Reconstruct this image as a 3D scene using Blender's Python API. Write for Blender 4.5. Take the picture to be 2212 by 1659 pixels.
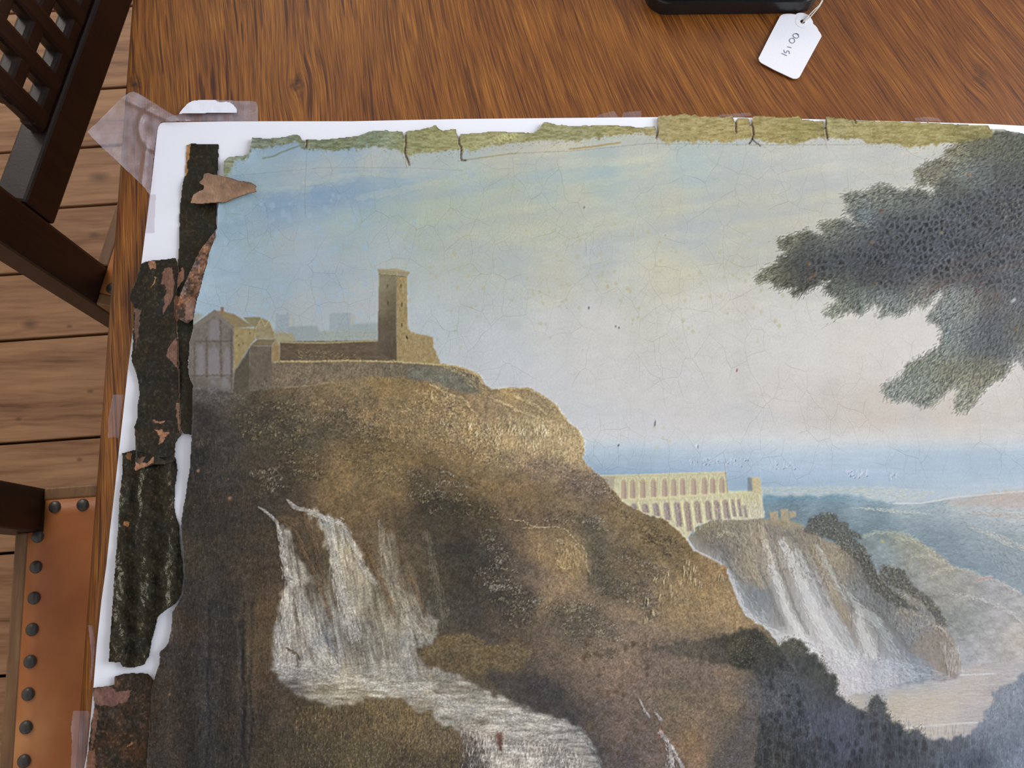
import bpy, bmesh, math, random
import numpy as np
from mathutils import Vector, Matrix

random.seed(3)
for o in list(bpy.data.objects):
    bpy.data.objects.remove(o, do_unlink=True)
scene = bpy.context.scene
COL = scene.collection

# ------------------------------------------------------------------ camera
FPX = 1750.0                                   # focal length for a 2212 px wide frame
TILT = math.radians(13.5)                      # off the vertical
TABLE_Z = 0.750
SHEET_Z = 0.752                                # top of the white board on the table
CAM_Z = SHEET_Z + 0.52 * math.cos(TILT)
cam_data = bpy.data.cameras.new('camera'); cam = bpy.data.objects.new('camera', cam_data); COL.objects.link(cam)
cam_data.sensor_width = 36.0; cam_data.lens = FPX / 2212 * 36.0
cam_data.clip_start = 0.01; cam_data.clip_end = 50
cam.location = (0, 0, CAM_Z); cam.rotation_euler = (TILT, 0, 0)
scene.camera = cam

# ------------------------------------------------------------------ light
world = bpy.data.worlds.new('room_light'); scene.world = world; world.use_nodes = True
bg = world.node_tree.nodes['Background']
bg.inputs[0].default_value = (0.97, 0.97, 1.0, 1); bg.inputs[1].default_value = 0.52


def area_light(name, loc, target, size, power, color):
    d = bpy.data.lights.new(name, 'AREA'); d.shape = 'RECTANGLE'; d.size, d.size_y = size; d.energy = power; d.color = color
    o = bpy.data.objects.new(name, d); COL.objects.link(o); o.location = loc
    o.rotation_euler = (Vector(target) - Vector(loc)).to_track_quat('-Z', 'Y').to_euler()
    return o


area_light('window_daylight', (2.3, 0.55, 1.95), (0.0, 0.1, 0.75), (1.3, 1.7), 62, (0.86, 0.93, 1.0))
area_light('rear_fill', (-1.5, 2.4, 1.9), (-0.6, 0.2, 0.2), (1.2, 1.5), 34, (1.0, 0.95, 0.88))  # unseen lamp added to lift the floor and leather on the left

scene.cycles.max_bounces = 5; scene.cycles.diffuse_bounces = 3; scene.cycles.glossy_bounces = 2; scene.cycles.transparent_max_bounces = 8
scene.view_settings.view_transform = 'Standard'
scene.view_settings.look = 'None'
scene.view_settings.exposure = 0.14
scene.view_settings.gamma = 1.0
scene.view_settings.use_curve_mapping = False


def at(u, v, z=TABLE_Z):
    """the point at height z that stands at photo position (u, v) of the 2212 x 1659 frame"""
    xc = (u - 1106.0) / FPX; yc = -(v - 829.5) / FPX
    dx, dy, dz = xc, yc * math.cos(TILT) + math.sin(TILT), yc * math.sin(TILT) - math.cos(TILT)
    t = (z - CAM_Z) / dz
    return Vector((dx * t, dy * t, z))


# ------------------------------------------------------------------ helpers
def tag(o, label=None, cat=None, group=None, kind=None):
    for k, v in (('label', label), ('category', cat), ('group', group), ('kind', kind)):
        if v:
            o[k] = v
    return o


def empty(name, loc=(0, 0, 0), rz=0.0):
    o = bpy.data.objects.new(name, None); COL.objects.link(o)
    o.location = loc; o.rotation_euler = (0, 0, rz); o.empty_display_size = .05
    return o


def obj(name, me, mat=None, parent=None):
    o = bpy.data.objects.new(name, me); COL.objects.link(o)
    if mat is not None and not me.materials:
        me.materials.append(mat)
    if parent is not None:
        o.parent = parent
    return o


def mesh_from(verts, faces, smooth=False):
    me = bpy.data.meshes.new('shape'); me.from_pydata([tuple(v) for v in verts], [], faces); me.update()
    if smooth:
        me.polygons.foreach_set('use_smooth', [True] * len(me.polygons))
    return me


def bm_mesh(bm, smooth=False):
    me = bpy.data.meshes.new('shape'); bm.to_mesh(me); bm.free()
    if smooth:
        me.polygons.foreach_set('use_smooth', [True] * len(me.polygons))
    return me


def box_mesh(x0, x1, y0, y1, z0, z1, bevel=0.0, seg=2):
    bm = bmesh.new()
    v = [bm.verts.new(p) for p in ((x0, y0, z0), (x1, y0, z0), (x1, y1, z0), (x0, y1, z0), (x0, y0, z1), (x1, y0, z1), (x1, y1, z1), (x0, y1, z1))]
    for f in ((3, 2, 1, 0), (4, 5, 6, 7), (0, 1, 5, 4), (1, 2, 6, 5), (2, 3, 7, 6), (3, 0, 4, 7)):
        bm.faces.new([v[i] for i in f])
    if bevel:
        bmesh.ops.bevel(bm, geom=list(bm.edges), offset=bevel, segments=seg, affect='EDGES', profile=.5)
    return bm_mesh(bm)


def prism_mesh(pts, z0, z1, bevel=0.0):
    """outline of (x, y) points extruded from z0 to z1"""
    bm = bmesh.new()
    lo = [bm.verts.new((p[0], p[1], z0)) for p in pts]; hi = [bm.verts.new((p[0], p[1], z1)) for p in pts]
    area = sum(pts[i][0] * pts[(i + 1) % len(pts)][1] - pts[(i + 1) % len(pts)][0] * pts[i][1] for i in range(len(pts)))
    if area < 0:
        lo.reverse(); hi.reverse()
    top = bm.faces.new(hi); bm.faces.new(lo[::-1])
    n = len(pts)
    for i in range(n):
        bm.faces.new((lo[i], lo[(i + 1) % n], hi[(i + 1) % n], hi[i]))
    if bevel:
        bmesh.ops.bevel(bm, geom=list(top.edges), offset=bevel, segments=2, affect='EDGES', profile=.5)
    return bm_mesh(bm)


def tube_mesh(path, r, n=8):
    verts, faces = [], []
    P = [Vector(p) for p in path]
    for i, p in enumerate(P):
        t = (P[min(i + 1, len(P) - 1)] - P[max(i - 1, 0)]).normalized()
        a = t.orthogonal().normalized() if i == 0 else (a - t * a.dot(t)).normalized()
        b = t.cross(a)
        rr = r[i] if isinstance(r, (list, tuple)) else r
        for k in range(n):
            w = 2 * math.pi * k / n
            verts.append(p + (a * math.cos(w) + b * math.sin(w)) * rr)
    for i in range(len(P) - 1):
        for k in range(n):
            faces.append((i * n + k, i * n + (k + 1) % n, (i + 1) * n + (k + 1) % n, (i + 1) * n + k))
    faces.append(tuple(range(n))[::-1]); faces.append(tuple((len(P) - 1) * n + k for k in range(n)))
    return mesh_from(verts, faces, True)


def lin(c):
    return tuple(((x / 255 / 12.92) if x / 255 <= .04045 else ((x / 255 + .055) / 1.055) ** 2.4) for x in c)


# ------------------------------------------------------------------ material helper
class Nodes:
    def __init__(self, name, flat=False):
        self.flat = flat
        self.mat = bpy.data.materials.new(name); self.mat.use_nodes = True
        self.t = self.mat.node_tree; self.bsdf = self.t.nodes['Principled BSDF']; self.out = self.t.nodes['Material Output']

    def add(self, kind, **kw):
        n = self.t.nodes.new(kind)
        for k, v in kw.items():
            if k.startswith('_'):
                setattr(n, k[1:], v)
            else:
                s = n.inputs[k.replace('__', ' ')] if not k.isdigit() else n.inputs[int(k)]
                self.put(s, v)
        return n

    def put(self, sock, v):
        if isinstance(v, bpy.types.NodeSocket):
            self.t.links.new(v, sock)
        else:
            try:
                sock.default_value = v
            except Exception:
                sock.default_value = tuple(v) + (1,) if len(v) == 3 else v

    def math(self, op, a, b=0.0, c=None, clamp=False):
        n = self.t.nodes.new('ShaderNodeMath'); n.operation = op; n.use_clamp = clamp
        self.put(n.inputs[0], a); self.put(n.inputs[1], b)
        if c is not None:
            self.put(n.inputs[2], c)
        return n.outputs[0]

    def mix(self, f, a, b, blend='MIX'):
        n = self.t.nodes.new('ShaderNodeMix'); n.data_type = 'RGBA'; n.blend_type = blend
        self.put(n.inputs[0], f)
        self.put(n.inputs[6], a if isinstance(a, bpy.types.NodeSocket) else tuple(a) + (1,))
        self.put(n.inputs[7], b if isinstance(b, bpy.types.NodeSocket) else tuple(b) + (1,))
        return n.outputs[2]

    def ramp(self, f, stops):
        n = self.t.nodes.new('ShaderNodeValToRGB'); self.put(n.inputs[0], f)
        e = n.color_ramp.elements
        while len(e) < len(stops):
            e.new(.5)
        for i, (p, c) in enumerate(stops):
            e[i].position = p; e[i].color = tuple(c) + (1,) if len(c) == 3 else c
        return n.outputs[0]

    def noise(self, vec, scale, detail=3, rough=.5, dist=0.0):
        n = self.t.nodes.new('ShaderNodeTexNoise'); n.noise_dimensions = '2D' if self.flat else '3D'; self.put(n.inputs['Vector'], vec)
        n.inputs['Scale'].default_value = scale; n.inputs['Detail'].default_value = detail; n.inputs['Roughness'].default_value = rough; n.inputs['Distortion'].default_value = dist
        return n.outputs[0]

    def mapped(self, vec, scale=(1, 1, 1), loc=(0, 0, 0), rot=(0, 0, 0)):
        n = self.t.nodes.new('ShaderNodeMapping'); self.put(n.inputs[0], vec)
        n.inputs[1].default_value = loc; n.inputs[2].default_value = rot; n.inputs[3].default_value = scale
        return n.outputs[0]

    def bump(self, h, strength=.3, dist=.001, normal=None):
        n = self.t.nodes.new('ShaderNodeBump'); self.put(n.inputs['Height'], h); n.inputs['Strength'].default_value = strength; n.inputs['Distance'].default_value = dist
        if normal is not None:
            self.put(n.inputs['Normal'], normal)
        self.put(self.bsdf.inputs['Normal'], n.outputs[0])
        return n.outputs[0]

    def base(self, c, rough=.5, spec=.5):
        self.put(self.bsdf.inputs['Base Color'], c if isinstance(c, bpy.types.NodeSocket) else tuple(c) + (1,))
        self.put(self.bsdf.inputs['Roughness'], rough); self.put(self.bsdf.inputs['Specular IOR Level'], spec)
        return self.mat


def plain(name, c, rough=.5, spec=.5, grain=0.0, scale=200.0, bump=0.0):
    m = Nodes(name); p = m.add('ShaderNodeNewGeometry').outputs['Position']
    base = lin(c)
    if grain or bump:
        n = m.noise(p, scale, 4, .6)
        if bump:
            m.bump(n, bump, .0006)
        if grain:
            return m.base(m.mix(m.math('MULTIPLY', n, 1.0), [x * (1 - grain) for x in base], [min(1, x * (1 + grain)) for x in base]), rough, spec)
    return m.base(base, rough, spec)


def oak_table_material():
    """varnished oak: grain along y that leans more and more towards the right"""
    m = Nodes('varnished_oak', True); pos = m.add('ShaderNodeNewGeometry').outputs['Position']
    s = m.add('ShaderNodeSeparateXYZ'); m.put(s.inputs[0], pos); X, Y = s.outputs[0], s.outputs[1]
    lean = m.math('ADD', .15, m.math('MULTIPLY', m.math('MINIMUM', m.math('ADD', X, .10, clamp=True), .27), 1.35))
    big = m.noise(m.mapped(pos, (7, 2.2, 1)), 1.0, 2, .5)
    wob = m.math('MULTIPLY', m.math('SUBTRACT', big, .5), .022)
    # grain parts around two knots
    gx = m.math('ADD', m.math('ADD', X, m.math('MULTIPLY', m.math('SUBTRACT', Y, .31), lean)), wob)
    knots = [(at(640, 182), .0075, .9), (at(648, 205), .004, .6), (at(290, 184), .0075, .85), (at(2120, 165), .010, .55)]
    dark = None
    for k, r, a in knots:
        dx = m.math('SUBTRACT', X, k.x); dy = m.math('MULTIPLY', m.math('SUBTRACT', Y, k.y), .62)
        d = m.math('SQRT', m.math('ADD', m.math('MULTIPLY', dx, dx), m.math('MULTIPLY', dy, dy)))
        push = m.math('DIVIDE', m.math('MULTIPLY', dx, -.00045 * a * r / .0075), m.math('ADD', m.math('MULTIPLY', d, d), .00006))
        gx = m.math('ADD', gx, m.math('MULTIPLY', push, .10))
        wob2 = m.math('MULTIPLY', m.noise(pos, 260, 2), r * .9)
        f = m.math('MULTIPLY', m.math('SUBTRACT', 1.0, m.math('DIVIDE', m.math('ADD', d, wob2), r * 1.25), clamp=True), a * 1.6, clamp=True)
        dark = f if dark is None else m.math('MAXIMUM', dark, f)
    def stretched(k):
        cv = m.add('ShaderNodeCombineXYZ'); m.put(cv.inputs[0], gx); m.put(cv.inputs[1], m.math('MULTIPLY', Y, k)); return cv.outputs[0]
    n1 = m.noise(stretched(.12), 70, 3, .6); n2 = m.noise(stretched(.026), 620, 3, .6); n4 = m.noise(stretched(.022), 1700, 2, .6); n3 = m.noise(pos, 11, 3)
    v = m.math('ADD', m.math('ADD', m.math('MULTIPLY', n1, .22), m.math('MULTIPLY', n2, .34)), m.math('MULTIPLY', n4, .44))
    c = m.ramp(v, [(.33, lin((60, 31, 11))), (.44, lin((100, 56, 19))), (.53, lin((124, 75, 27))), (.68, lin((158, 102, 42)))])
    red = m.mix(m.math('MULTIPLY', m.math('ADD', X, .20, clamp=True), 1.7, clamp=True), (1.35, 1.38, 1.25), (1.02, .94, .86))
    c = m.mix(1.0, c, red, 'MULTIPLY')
    c = m.mix(m.math('MULTIPLY', m.math('SUBTRACT', n3, .42, clamp=True), 1.6, clamp=True), c, m.mix(1.0, c, (.80, .68, .62), 'MULTIPLY'))
    # long dark pores
    n5 = m.noise(stretched(.045), 300, 2, .4)
    pore = m.ramp(n5, [(.0, (1, 1, 1)), (.30, (1, 1, 1)), (.35, (0, 0, 0)), (1, (0, 0, 0))])
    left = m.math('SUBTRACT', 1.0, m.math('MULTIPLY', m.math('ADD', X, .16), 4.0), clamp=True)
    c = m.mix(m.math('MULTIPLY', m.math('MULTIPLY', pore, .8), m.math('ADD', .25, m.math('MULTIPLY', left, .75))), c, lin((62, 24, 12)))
    c = m.mix(dark, c, lin((52, 26, 14)))
    oi = m.add('ShaderNodeObjectInfo').outputs['Random']
    c = m.mix(m.math('MULTIPLY', oi, .22), c, m.mix(1.0, c, (.82, .72, .66), 'MULTIPLY'))
    m.bump(v, .10, .0005)
    return m.base(c, .36, .45)


def pine_material(name, knots=()):
    """old pine boards, grain along local x"""
    m = Nodes(name, True); pos = m.add('ShaderNodeNewGeometry').outputs['Position']
    oi = m.add('ShaderNodeObjectInfo').outputs['Random']
    s = m.add('ShaderNodeSeparateXYZ'); m.put(s.inputs[0], pos); X, Y = s.outputs[0], s.outputs[1]
    big = m.noise(m.mapped(pos, (2.2, 7, 1)), 1.0, 3, .5)
    gy = m.math('ADD', m.math('SUBTRACT', Y, m.math('MULTIPLY', X, .075)), m.math('MULTIPLY', m.math('SUBTRACT', big, .5), .06))
    gy = m.math('ADD', gy, m.math('MULTIPLY', oi, 3.7))
    dark = None
    for k, r in knots:
        dx = m.math('MULTIPLY', m.math('SUBTRACT', X, k.x), .55); dy = m.math('SUBTRACT', Y, k.y)
        d2 = m.math('ADD', m.math('MULTIPLY', dx, dx), m.math('MULTIPLY', dy, dy))
        gy = m.math('ADD', gy, m.math('MULTIPLY', m.math('DIVIDE', dy, m.math('ADD', d2, r * r * 2)), r * r * 1.6))
        f = m.math('MULTIPLY', m.math('SUBTRACT', 1.0, m.math('DIVIDE', m.math('SQRT', d2), r), clamp=True), 1.2, clamp=True)
        dark = f if dark is None else m.math('MAXIMUM', dark, f)
    cv = m.add('ShaderNodeCombineXYZ'); m.put(cv.inputs[1], gy); m.put(cv.inputs[0], m.math('MULTIPLY', X, .06))
    n1 = m.noise(cv.outputs[0], 55, 4, .6); n2 = m.noise(m.mapped(pos, (14, 190, 1)), 1.0, 4, .6); n3 = m.noise(pos, 6, 3)
    v = m.math('ADD', m.math('MULTIPLY', n1, .7), m.math('MULTIPLY', n2, .3))
    c = m.ramp(v, [(.27, lin((98, 64, 42))), (.42, lin((138, 98, 67))), (.56, lin((156, 116, 81))), (.75, lin((172, 132, 95)))])
    c = m.mix(m.math('MULTIPLY', n3, .5), c, m.mix(1.0, c, (.72, .68, .66), 'MULTIPLY'))
    c = m.mix(m.math('MULTIPLY', oi, .5), c, m.mix(1.0, c, (.84, .80, .78), 'MULTIPLY'))
    if dark is not None:
        c = m.mix(m.math('MULTIPLY', dark, .75), c, lin((84, 54, 38)))
    m.bump(v, .15, .0008)
    return m.base(c, .55, .35)


def dark_oak_material():
    m = Nodes('dark_stained_oak'); tc = m.add('ShaderNodeTexCoord').outputs['Object']
    n = m.noise(m.mapped(tc, (60, 60, 6)), 1.0, 5, .65); n2 = m.noise(m.mapped(tc, (300, 300, 20)), 1.0, 3, .6)
    v = m.math('ADD', m.math('MULTIPLY', n, .6), m.math('MULTIPLY', n2, .4))
    c = m.ramp(v, [(.3, lin((24, 14, 10))), (.55, lin((43, 26, 18))), (.75, lin((66, 42, 29)))])
    m.bump(v, .25, .0008)
    return m.base(c, .42, .5)


def seat_frame_material():
    m = Nodes('seat_frame_oak'); tc = m.add('ShaderNodeTexCoord').outputs['Object']
    n = m.noise(m.mapped(tc, (90, 10, 90)), 1.0, 5, .65)
    c = m.ramp(n, [(.3, lin((104, 72, 46))), (.55, lin((138, 102, 68))), (.75, lin((158, 122, 84)))])
    m.bump(n, .2, .0008)
    return m.base(c, .5, .4)


def leather_material():
    m = Nodes('tan_leather'); pos = m.add('ShaderNodeTexCoord').outputs['Object']
    n = m.noise(pos, 7, 4, .6); n2 = m.noise(pos, 420, 3, .6); n3 = m.noise(pos, 26, 3, .6)
    v = m.math('ADD', m.math('MULTIPLY', n, .75), m.math('MULTIPLY', n3, .25))
    c = m.ramp(v, [(.3, lin((166, 94, 50))), (.5, lin((188, 116, 64))), (.7, lin((214, 154, 100)))])
    m.bump(n2, .25, .0005)
    return m.base(c, .45, .45)


def film_material(name, tint=(.95, .92, .93), milky=.06, rough=.14, gloss=.22):
    """clear adhesive film"""
    m = Nodes(name)
    tr = m.add('ShaderNodeBsdfTransparent'); tr.inputs[0].default_value = tuple(tint) + (1,)
    n = m.noise(m.add('ShaderNodeNewGeometry').outputs['Position'], 90, 4, .6)
    m.base(lin((206, 196, 204)), rough, .6); m.bump(n, .12, .001)
    mx = m.add('ShaderNodeMixShader'); m.put(mx.inputs[0], m.math('ADD', milky, m.math('MULTIPLY', n, gloss)))
    m.put(mx.inputs[1], tr.outputs[0]); m.put(mx.inputs[2], m.bsdf.outputs[0]); m.put(m.out.inputs[0], mx.outputs[0])
    return m.mat


def canvas_material(name, crack=True, spec=.35):
    """pigment stored per vertex, with weave and craquelure worked in"""
    m = Nodes(name, True); pos = m.add('ShaderNodeNewGeometry').outputs['Position']
    a = m.add('ShaderNodeAttribute', _attribute_name='pigment'); b = m.add('ShaderNodeAttribute', _attribute_name='finish')
    sp = m.add('ShaderNodeSeparateXYZ'); m.put(sp.inputs[0], b.outputs['Vector'])
    c = a.outputs['Color']
    weave = m.noise(m.mapped(pos, (1, 1, .01)), 1500, 2, .6)
    h = m.math('MULTIPLY', weave, .25)
    if crack:
        wob = m.add('ShaderNodeTexNoise'); wob.noise_dimensions = '2D'; m.put(wob.inputs['Vector'], pos); wob.inputs['Scale'].default_value = 30; wob.inputs['Detail'].default_value = 2
        off = m.add('ShaderNodeVectorMath', _operation='MULTIPLY_ADD'); m.put(off.inputs[0], wob.outputs['Color']); off.inputs[1].default_value = (.012, .012, 0); m.put(off.inputs[2], pos)
        gate = m.noise(pos, 24, 2)
        tot = None
        for sc, w, k, asp, g0 in ((62, .009, .55, (1, .7, 1), .32), (112, .015, .45, (1.1, .9, 1), .40)):
            vo = m.add('ShaderNodeTexVoronoi', _feature='DISTANCE_TO_EDGE', _voronoi_dimensions='2D'); m.put(vo.inputs['Vector'], m.mapped(off.outputs[0], asp, (sc * .01, 0, 0))); vo.inputs['Scale'].default_value = sc
            g = m.math('MULTIPLY', m.math('SUBTRACT', gate, g0, clamp=True), 5.0, clamp=True)
            f = m.math('MULTIPLY', m.math('SUBTRACT', 1.0, m.math('DIVIDE', vo.outputs['Distance'], w), clamp=True), k)
            f = m.math('MULTIPLY', f, g)
            tot = f if tot is None else m.math('MAXIMUM', tot, f)
        tot = m.math('MULTIPLY', tot, sp.outputs[0])
        c = m.mix(tot, c, m.mix(1.0, c, lin((168, 156, 138)), 'MULTIPLY'))
        h = m.math('SUBTRACT', h, m.math('MULTIPLY', tot, .3))
    if crack:
        m.bump(h, .35, .00035)
    else:
        m.bump(m.noise(m.mapped(pos, (1, .7, 1)), 620, 3, .65), .65, .0006)
        m.bsdf.inputs['Specular Tint'].default_value = (1, .86, .6, 1)
    return m.base(c, sp.outputs[1], spec)


M = {
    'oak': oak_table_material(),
    'oak_under': plain('oak_underside', (112, 66, 34), .6, .3, .25, 60),
    'dark_oak': dark_oak_material(),
    'seat_oak': seat_frame_material(),
    'leather': leather_material(),
    'stud': plain('dark_iron_stud', (66, 62, 58), .38, .6, .2, 900, .2),
    'board': plain('white_board', (242, 242, 250), .55, .35, .02, 40, .0),
    'paper': plain('white_paper', (240, 240, 250), .7, .2, .02, 300, .25),
    'card': plain('tag_card', (236, 234, 240), .6, .25, .02, 700, .15),
    'ink': plain('blue_ink', (94, 98, 138), .5, .3),
    'string': plain('cotton_string', (222, 216, 206), .8, .1, .15, 1500, .3),
    'case': plain('black_plastic', (32, 32, 33), .36, .5, .15, 260, .4),
    'film': film_material('clear_tape'),
    'film_thick': film_material('thick_clear_tape', (.92, .88, .9), .10, .16, .5),
    'canvas': canvas_material('painted_canvas', True, .3),
    'strip': canvas_material('dark_canvas_strip', False, .42),
}
# ---------------------------------------------------------------------------
# THE PICTURE ON THE CANVAS: pigment colours (and impasto relief) worked out
# stroke by stroke in numpy, later stored per vertex on the canvas mesh.
# ---------------------------------------------------------------------------
U0, V0, PW, PH = 300, 230, 2010, 1520          # pigment raster: origin and size
rng = np.random.default_rng(7)
YY, XX = np.mgrid[0:PH, 0:PW].astype(np.float32)
XX += U0; YY += V0
PAINT = np.zeros((PH, PW, 3), np.float32)      # sRGB 0..255
RELIEF = np.zeros((PH, PW), np.float32)        # millimetres
GLOSS = np.full((PH, PW), 0.62, np.float32)     # roughness
CRACK = np.zeros((PH, PW), np.float32)         # craquelure strength


def clampbox(x0, y0, x1, y1):
    a = int(max(0, math.floor(x0 - U0))); b = int(max(0, math.floor(y0 - V0)))
    c = int(min(PW, math.ceil(x1 - U0))); d = int(min(PH, math.ceil(y1 - V0)))
    return a, b, c, d


def upsample(g, h, w):
    gh, gw = g.shape[:2]
    y = np.linspace(0, gh - 1.001, h); x = np.linspace(0, gw - 1.001, w)
    yi = y.astype(int); xi = x.astype(int)
    fy = (y - yi); fx = (x - xi)
    fy = (fy * fy * (3 - 2 * fy)).astype(np.float32); fx = (fx * fx * (3 - 2 * fx)).astype(np.float32)
    if g.ndim == 3:
        fy = fy[:, None, None]; fx = fx[None, :, None]
    else:
        fy = fy[:, None]; fx = fx[None, :]
    r0 = g[yi]; r1 = g[yi + 1]
    r = r0 * (1 - fy) + r1 * fy
    return r[:, xi] * (1 - fx) + r[:, xi + 1] * fx


def noise(w, h, sx, sy, octs=2, seed=0):
    """value noise, about -1..1, feature size sx x sy px"""
    r = np.random.default_rng(seed)
    out = np.zeros((h, w), np.float32); amp = 1.0; tot = 0
    for o in range(octs):
        gw = int(w / (sx / 2 ** o)) + 3; gh = int(h / (sy / 2 ** o)) + 3
        out += amp * upsample(r.uniform(-1, 1, (gh, gw)).astype(np.float32), h, w)
        tot += amp; amp *= 0.55
    return out * (1.6 / tot)


def blur(m, r):
    """three box passes of radius r"""
    r = int(round(r))
    if r < 1:
        return m
    for _ in range(2):
        for ax in (0, 1):
            pad = [(0, 0)] * m.ndim; pad[ax] = (r + 1, r)
            c = np.cumsum(np.pad(m, pad, mode='edge'), axis=ax, dtype=np.float64)
            n = m.shape[ax]
            if ax == 0:
                m = ((c[2 * r + 1:2 * r + 1 + n] - c[0:n]) / (2 * r + 1)).astype(np.float32)
            else:
                m = ((c[:, 2 * r + 1:2 * r + 1 + n] - c[:, 0:n]) / (2 * r + 1)).astype(np.float32)
    return m


def polymask(pts, soft=1, jag=0, jagscale=10, seed=1):
    p = np.array(pts, np.float32)
    m = soft * 3 + jag * 2 + 3
    a, b, c, d = clampbox(p[:, 0].min() - m, p[:, 1].min() - m, p[:, 0].max() + m, p[:, 1].max() + m)
    X = XX[b:d, a:c]; Y = YY[b:d, a:c]
    if X.size == 0:
        return None
    if jag:
        h, w = X.shape
        X = X + jag * noise(w, h, jagscale, jagscale, 3, seed)
        Y = Y + jag * noise(w, h, jagscale, jagscale, 3, seed + 50)
    ins = np.zeros(X.shape, bool)
    n = len(p)
    for i in range(n):
        x0, y0 = p[i]; x1, y1 = p[(i + 1) % n]
        if y0 == y1:
            continue
        cond = (y0 <= Y) != (y1 <= Y)
        ins ^= cond & (X < x0 + (Y - y0) * ((x1 - x0) / (y1 - y0)))
    mk = ins.astype(np.float32)
    if soft:
        mk = blur(mk, soft)
    return (a, b, c, d), mk


def col(c):
    return np.array(c, np.float32)


def fill(pts, color, alpha=1.0, soft=1, jag=0, jagscale=10, seed=1, var=0, vs=(8, 8), field=None, relief=0):
    r = polymask(pts, soft, jag, jagscale, seed)
    if r is None:
        return
    (a, b, c, d), mk = r
    mk = mk * alpha
    C = field[b:d, a:c] if field is not None else col(color)[None, None, :]
    if var:
        C = C + var * noise(c - a, d - b, vs[0], vs[1], 3, seed + 9)[..., None]
    PAINT[b:d, a:c] = PAINT[b:d, a:c] * (1 - mk[..., None]) + C * mk[..., None]
    if relief:
        RELIEF[b:d, a:c] += relief * mk


def field(ctrl, k=10, p=2.0):
    """smooth colour field through control points (x, y, (r, g, b))"""
    gx = np.arange(0, PW + k, k) + U0; gy = np.arange(0, PH + k, k) + V0
    GX, GY = np.meshgrid(gx, gy)
    num = np.zeros(GX.shape + (3,)); den = np.zeros(GX.shape)
    for x, y, c in ctrl:
        w = 1.0 / ((GX - x) ** 2 + (GY - y) ** 2 + 120.0) ** p
        num += w[..., None] * np.array(c, float); den += w
    f = (num / den[..., None]).astype(np.float32)
    f = blur(f, 1)
    return upsample(f, PH, PW)


def strokes(pts, ang, length, color, alpha=0.8, width=1, relief=0.0, bend=0.0, jitter=10):
    """many short brush strokes at once. color: (3,) or (N,3); ang in radians"""
    pts = np.asarray(pts, np.float32); n = len(pts)
    if n == 0:
        return
    ang = np.broadcast_to(np.asarray(ang, np.float32), (n,)).copy()
    L = np.broadcast_to(np.asarray(length, np.float32), (n,))
    C = np.broadcast_to(np.asarray(color, np.float32), (n, 3)) + rng.normal(0, jitter, (n, 1))
    K = int(max(2, L.max() * 1.3))
    t = np.linspace(-0.5, 0.5, K, dtype=np.float32)
    A = ang[:, None] + bend * t[None, :] * 2
    sx = pts[:, 0:1] + np.cos(A) * L[:, None] * t
    sy = pts[:, 1:2] + np.sin(A) * L[:, None] * t
    taper = np.broadcast_to((1 - (2 * np.abs(t)) ** 3)[None, :], sx.shape)
    wgt = taper * np.minimum(1.0, (L[:, None] / K) * 1.3)
    a, b, c, d = clampbox(sx.min() - 4, sy.min() - 4, sx.max() + 5, sy.max() + 5)
    w, h = c - a, d - b
    if w < 3 or h < 3:
        return
    fx = (sx - U0 - a).ravel(); fy = (sy - V0 - b).ravel(); ww = wgt.ravel()
    cc = np.repeat(C, K, axis=0)
    ok = (fx >= 0) & (fy >= 0) & (fx < w - 1.01) & (fy < h - 1.01)
    fx, fy, ww, cc = fx[ok], fy[ok], ww[ok], cc[ok]
    xi = fx.astype(int); yi = fy.astype(int); dx = fx - xi; dy = fy - yi
    W = np.zeros(w * h); CC = np.zeros((3, w * h))
    for ox, oy, k in ((0, 0, (1 - dx) * (1 - dy)), (1, 0, dx * (1 - dy)), (0, 1, (1 - dx) * dy), (1, 1, dx * dy)):
        idx = (yi + oy) * w + xi + ox; q = k * ww
        W += np.bincount(idx, q, w * h)
        for j in range(3):
            CC[j] += np.bincount(idx, q * cc[:, j], w * h)
    W = W.reshape(h, w).astype(np.float32); CC = CC.reshape(3, h, w).astype(np.float32)
    if width > 1:
        r = int(width - 1); g = (2 * r + 1)
        W = blur(W, r) * g; CC = np.stack([blur(CC[j], r) * g for j in range(3)])
    M = np.clip(W, 0, 1) * alpha
    Cn = (CC / np.maximum(W, 1e-4)).transpose(1, 2, 0)
    PAINT[b:d, a:c] = PAINT[b:d, a:c] * (1 - M[..., None]) + Cn * M[..., None]
    if relief:
        RELIEF[b:d, a:c] += relief * np.clip(W, 0, 1.3)


def inpoly(pts, n, seed=None):
    """n random points inside a polygon"""
    p = np.array(pts, float); out = np.zeros((0, 2)); r = rng if seed is None else np.random.default_rng(seed)
    while len(out) < n:
        q = np.stack([r.uniform(p[:, 0].min(), p[:, 0].max(), n * 2), r.uniform(p[:, 1].min(), p[:, 1].max(), n * 2)], 1)
        ins = np.zeros(len(q), bool)
        for i in range(len(p)):
            x0, y0 = p[i]; x1, y1 = p[(i + 1) % len(p)]
            if y0 != y1:
                ins ^= ((y0 <= q[:, 1]) != (y1 <= q[:, 1])) & (q[:, 0] < x0 + (q[:, 1] - y0) * (x1 - x0) / (y1 - y0))
        out = np.concatenate([out, q[ins]])
    return out[:n]


def pick(cols, n):
    return np.array(cols, np.float32)[rng.integers(0, len(cols), n)]


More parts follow.
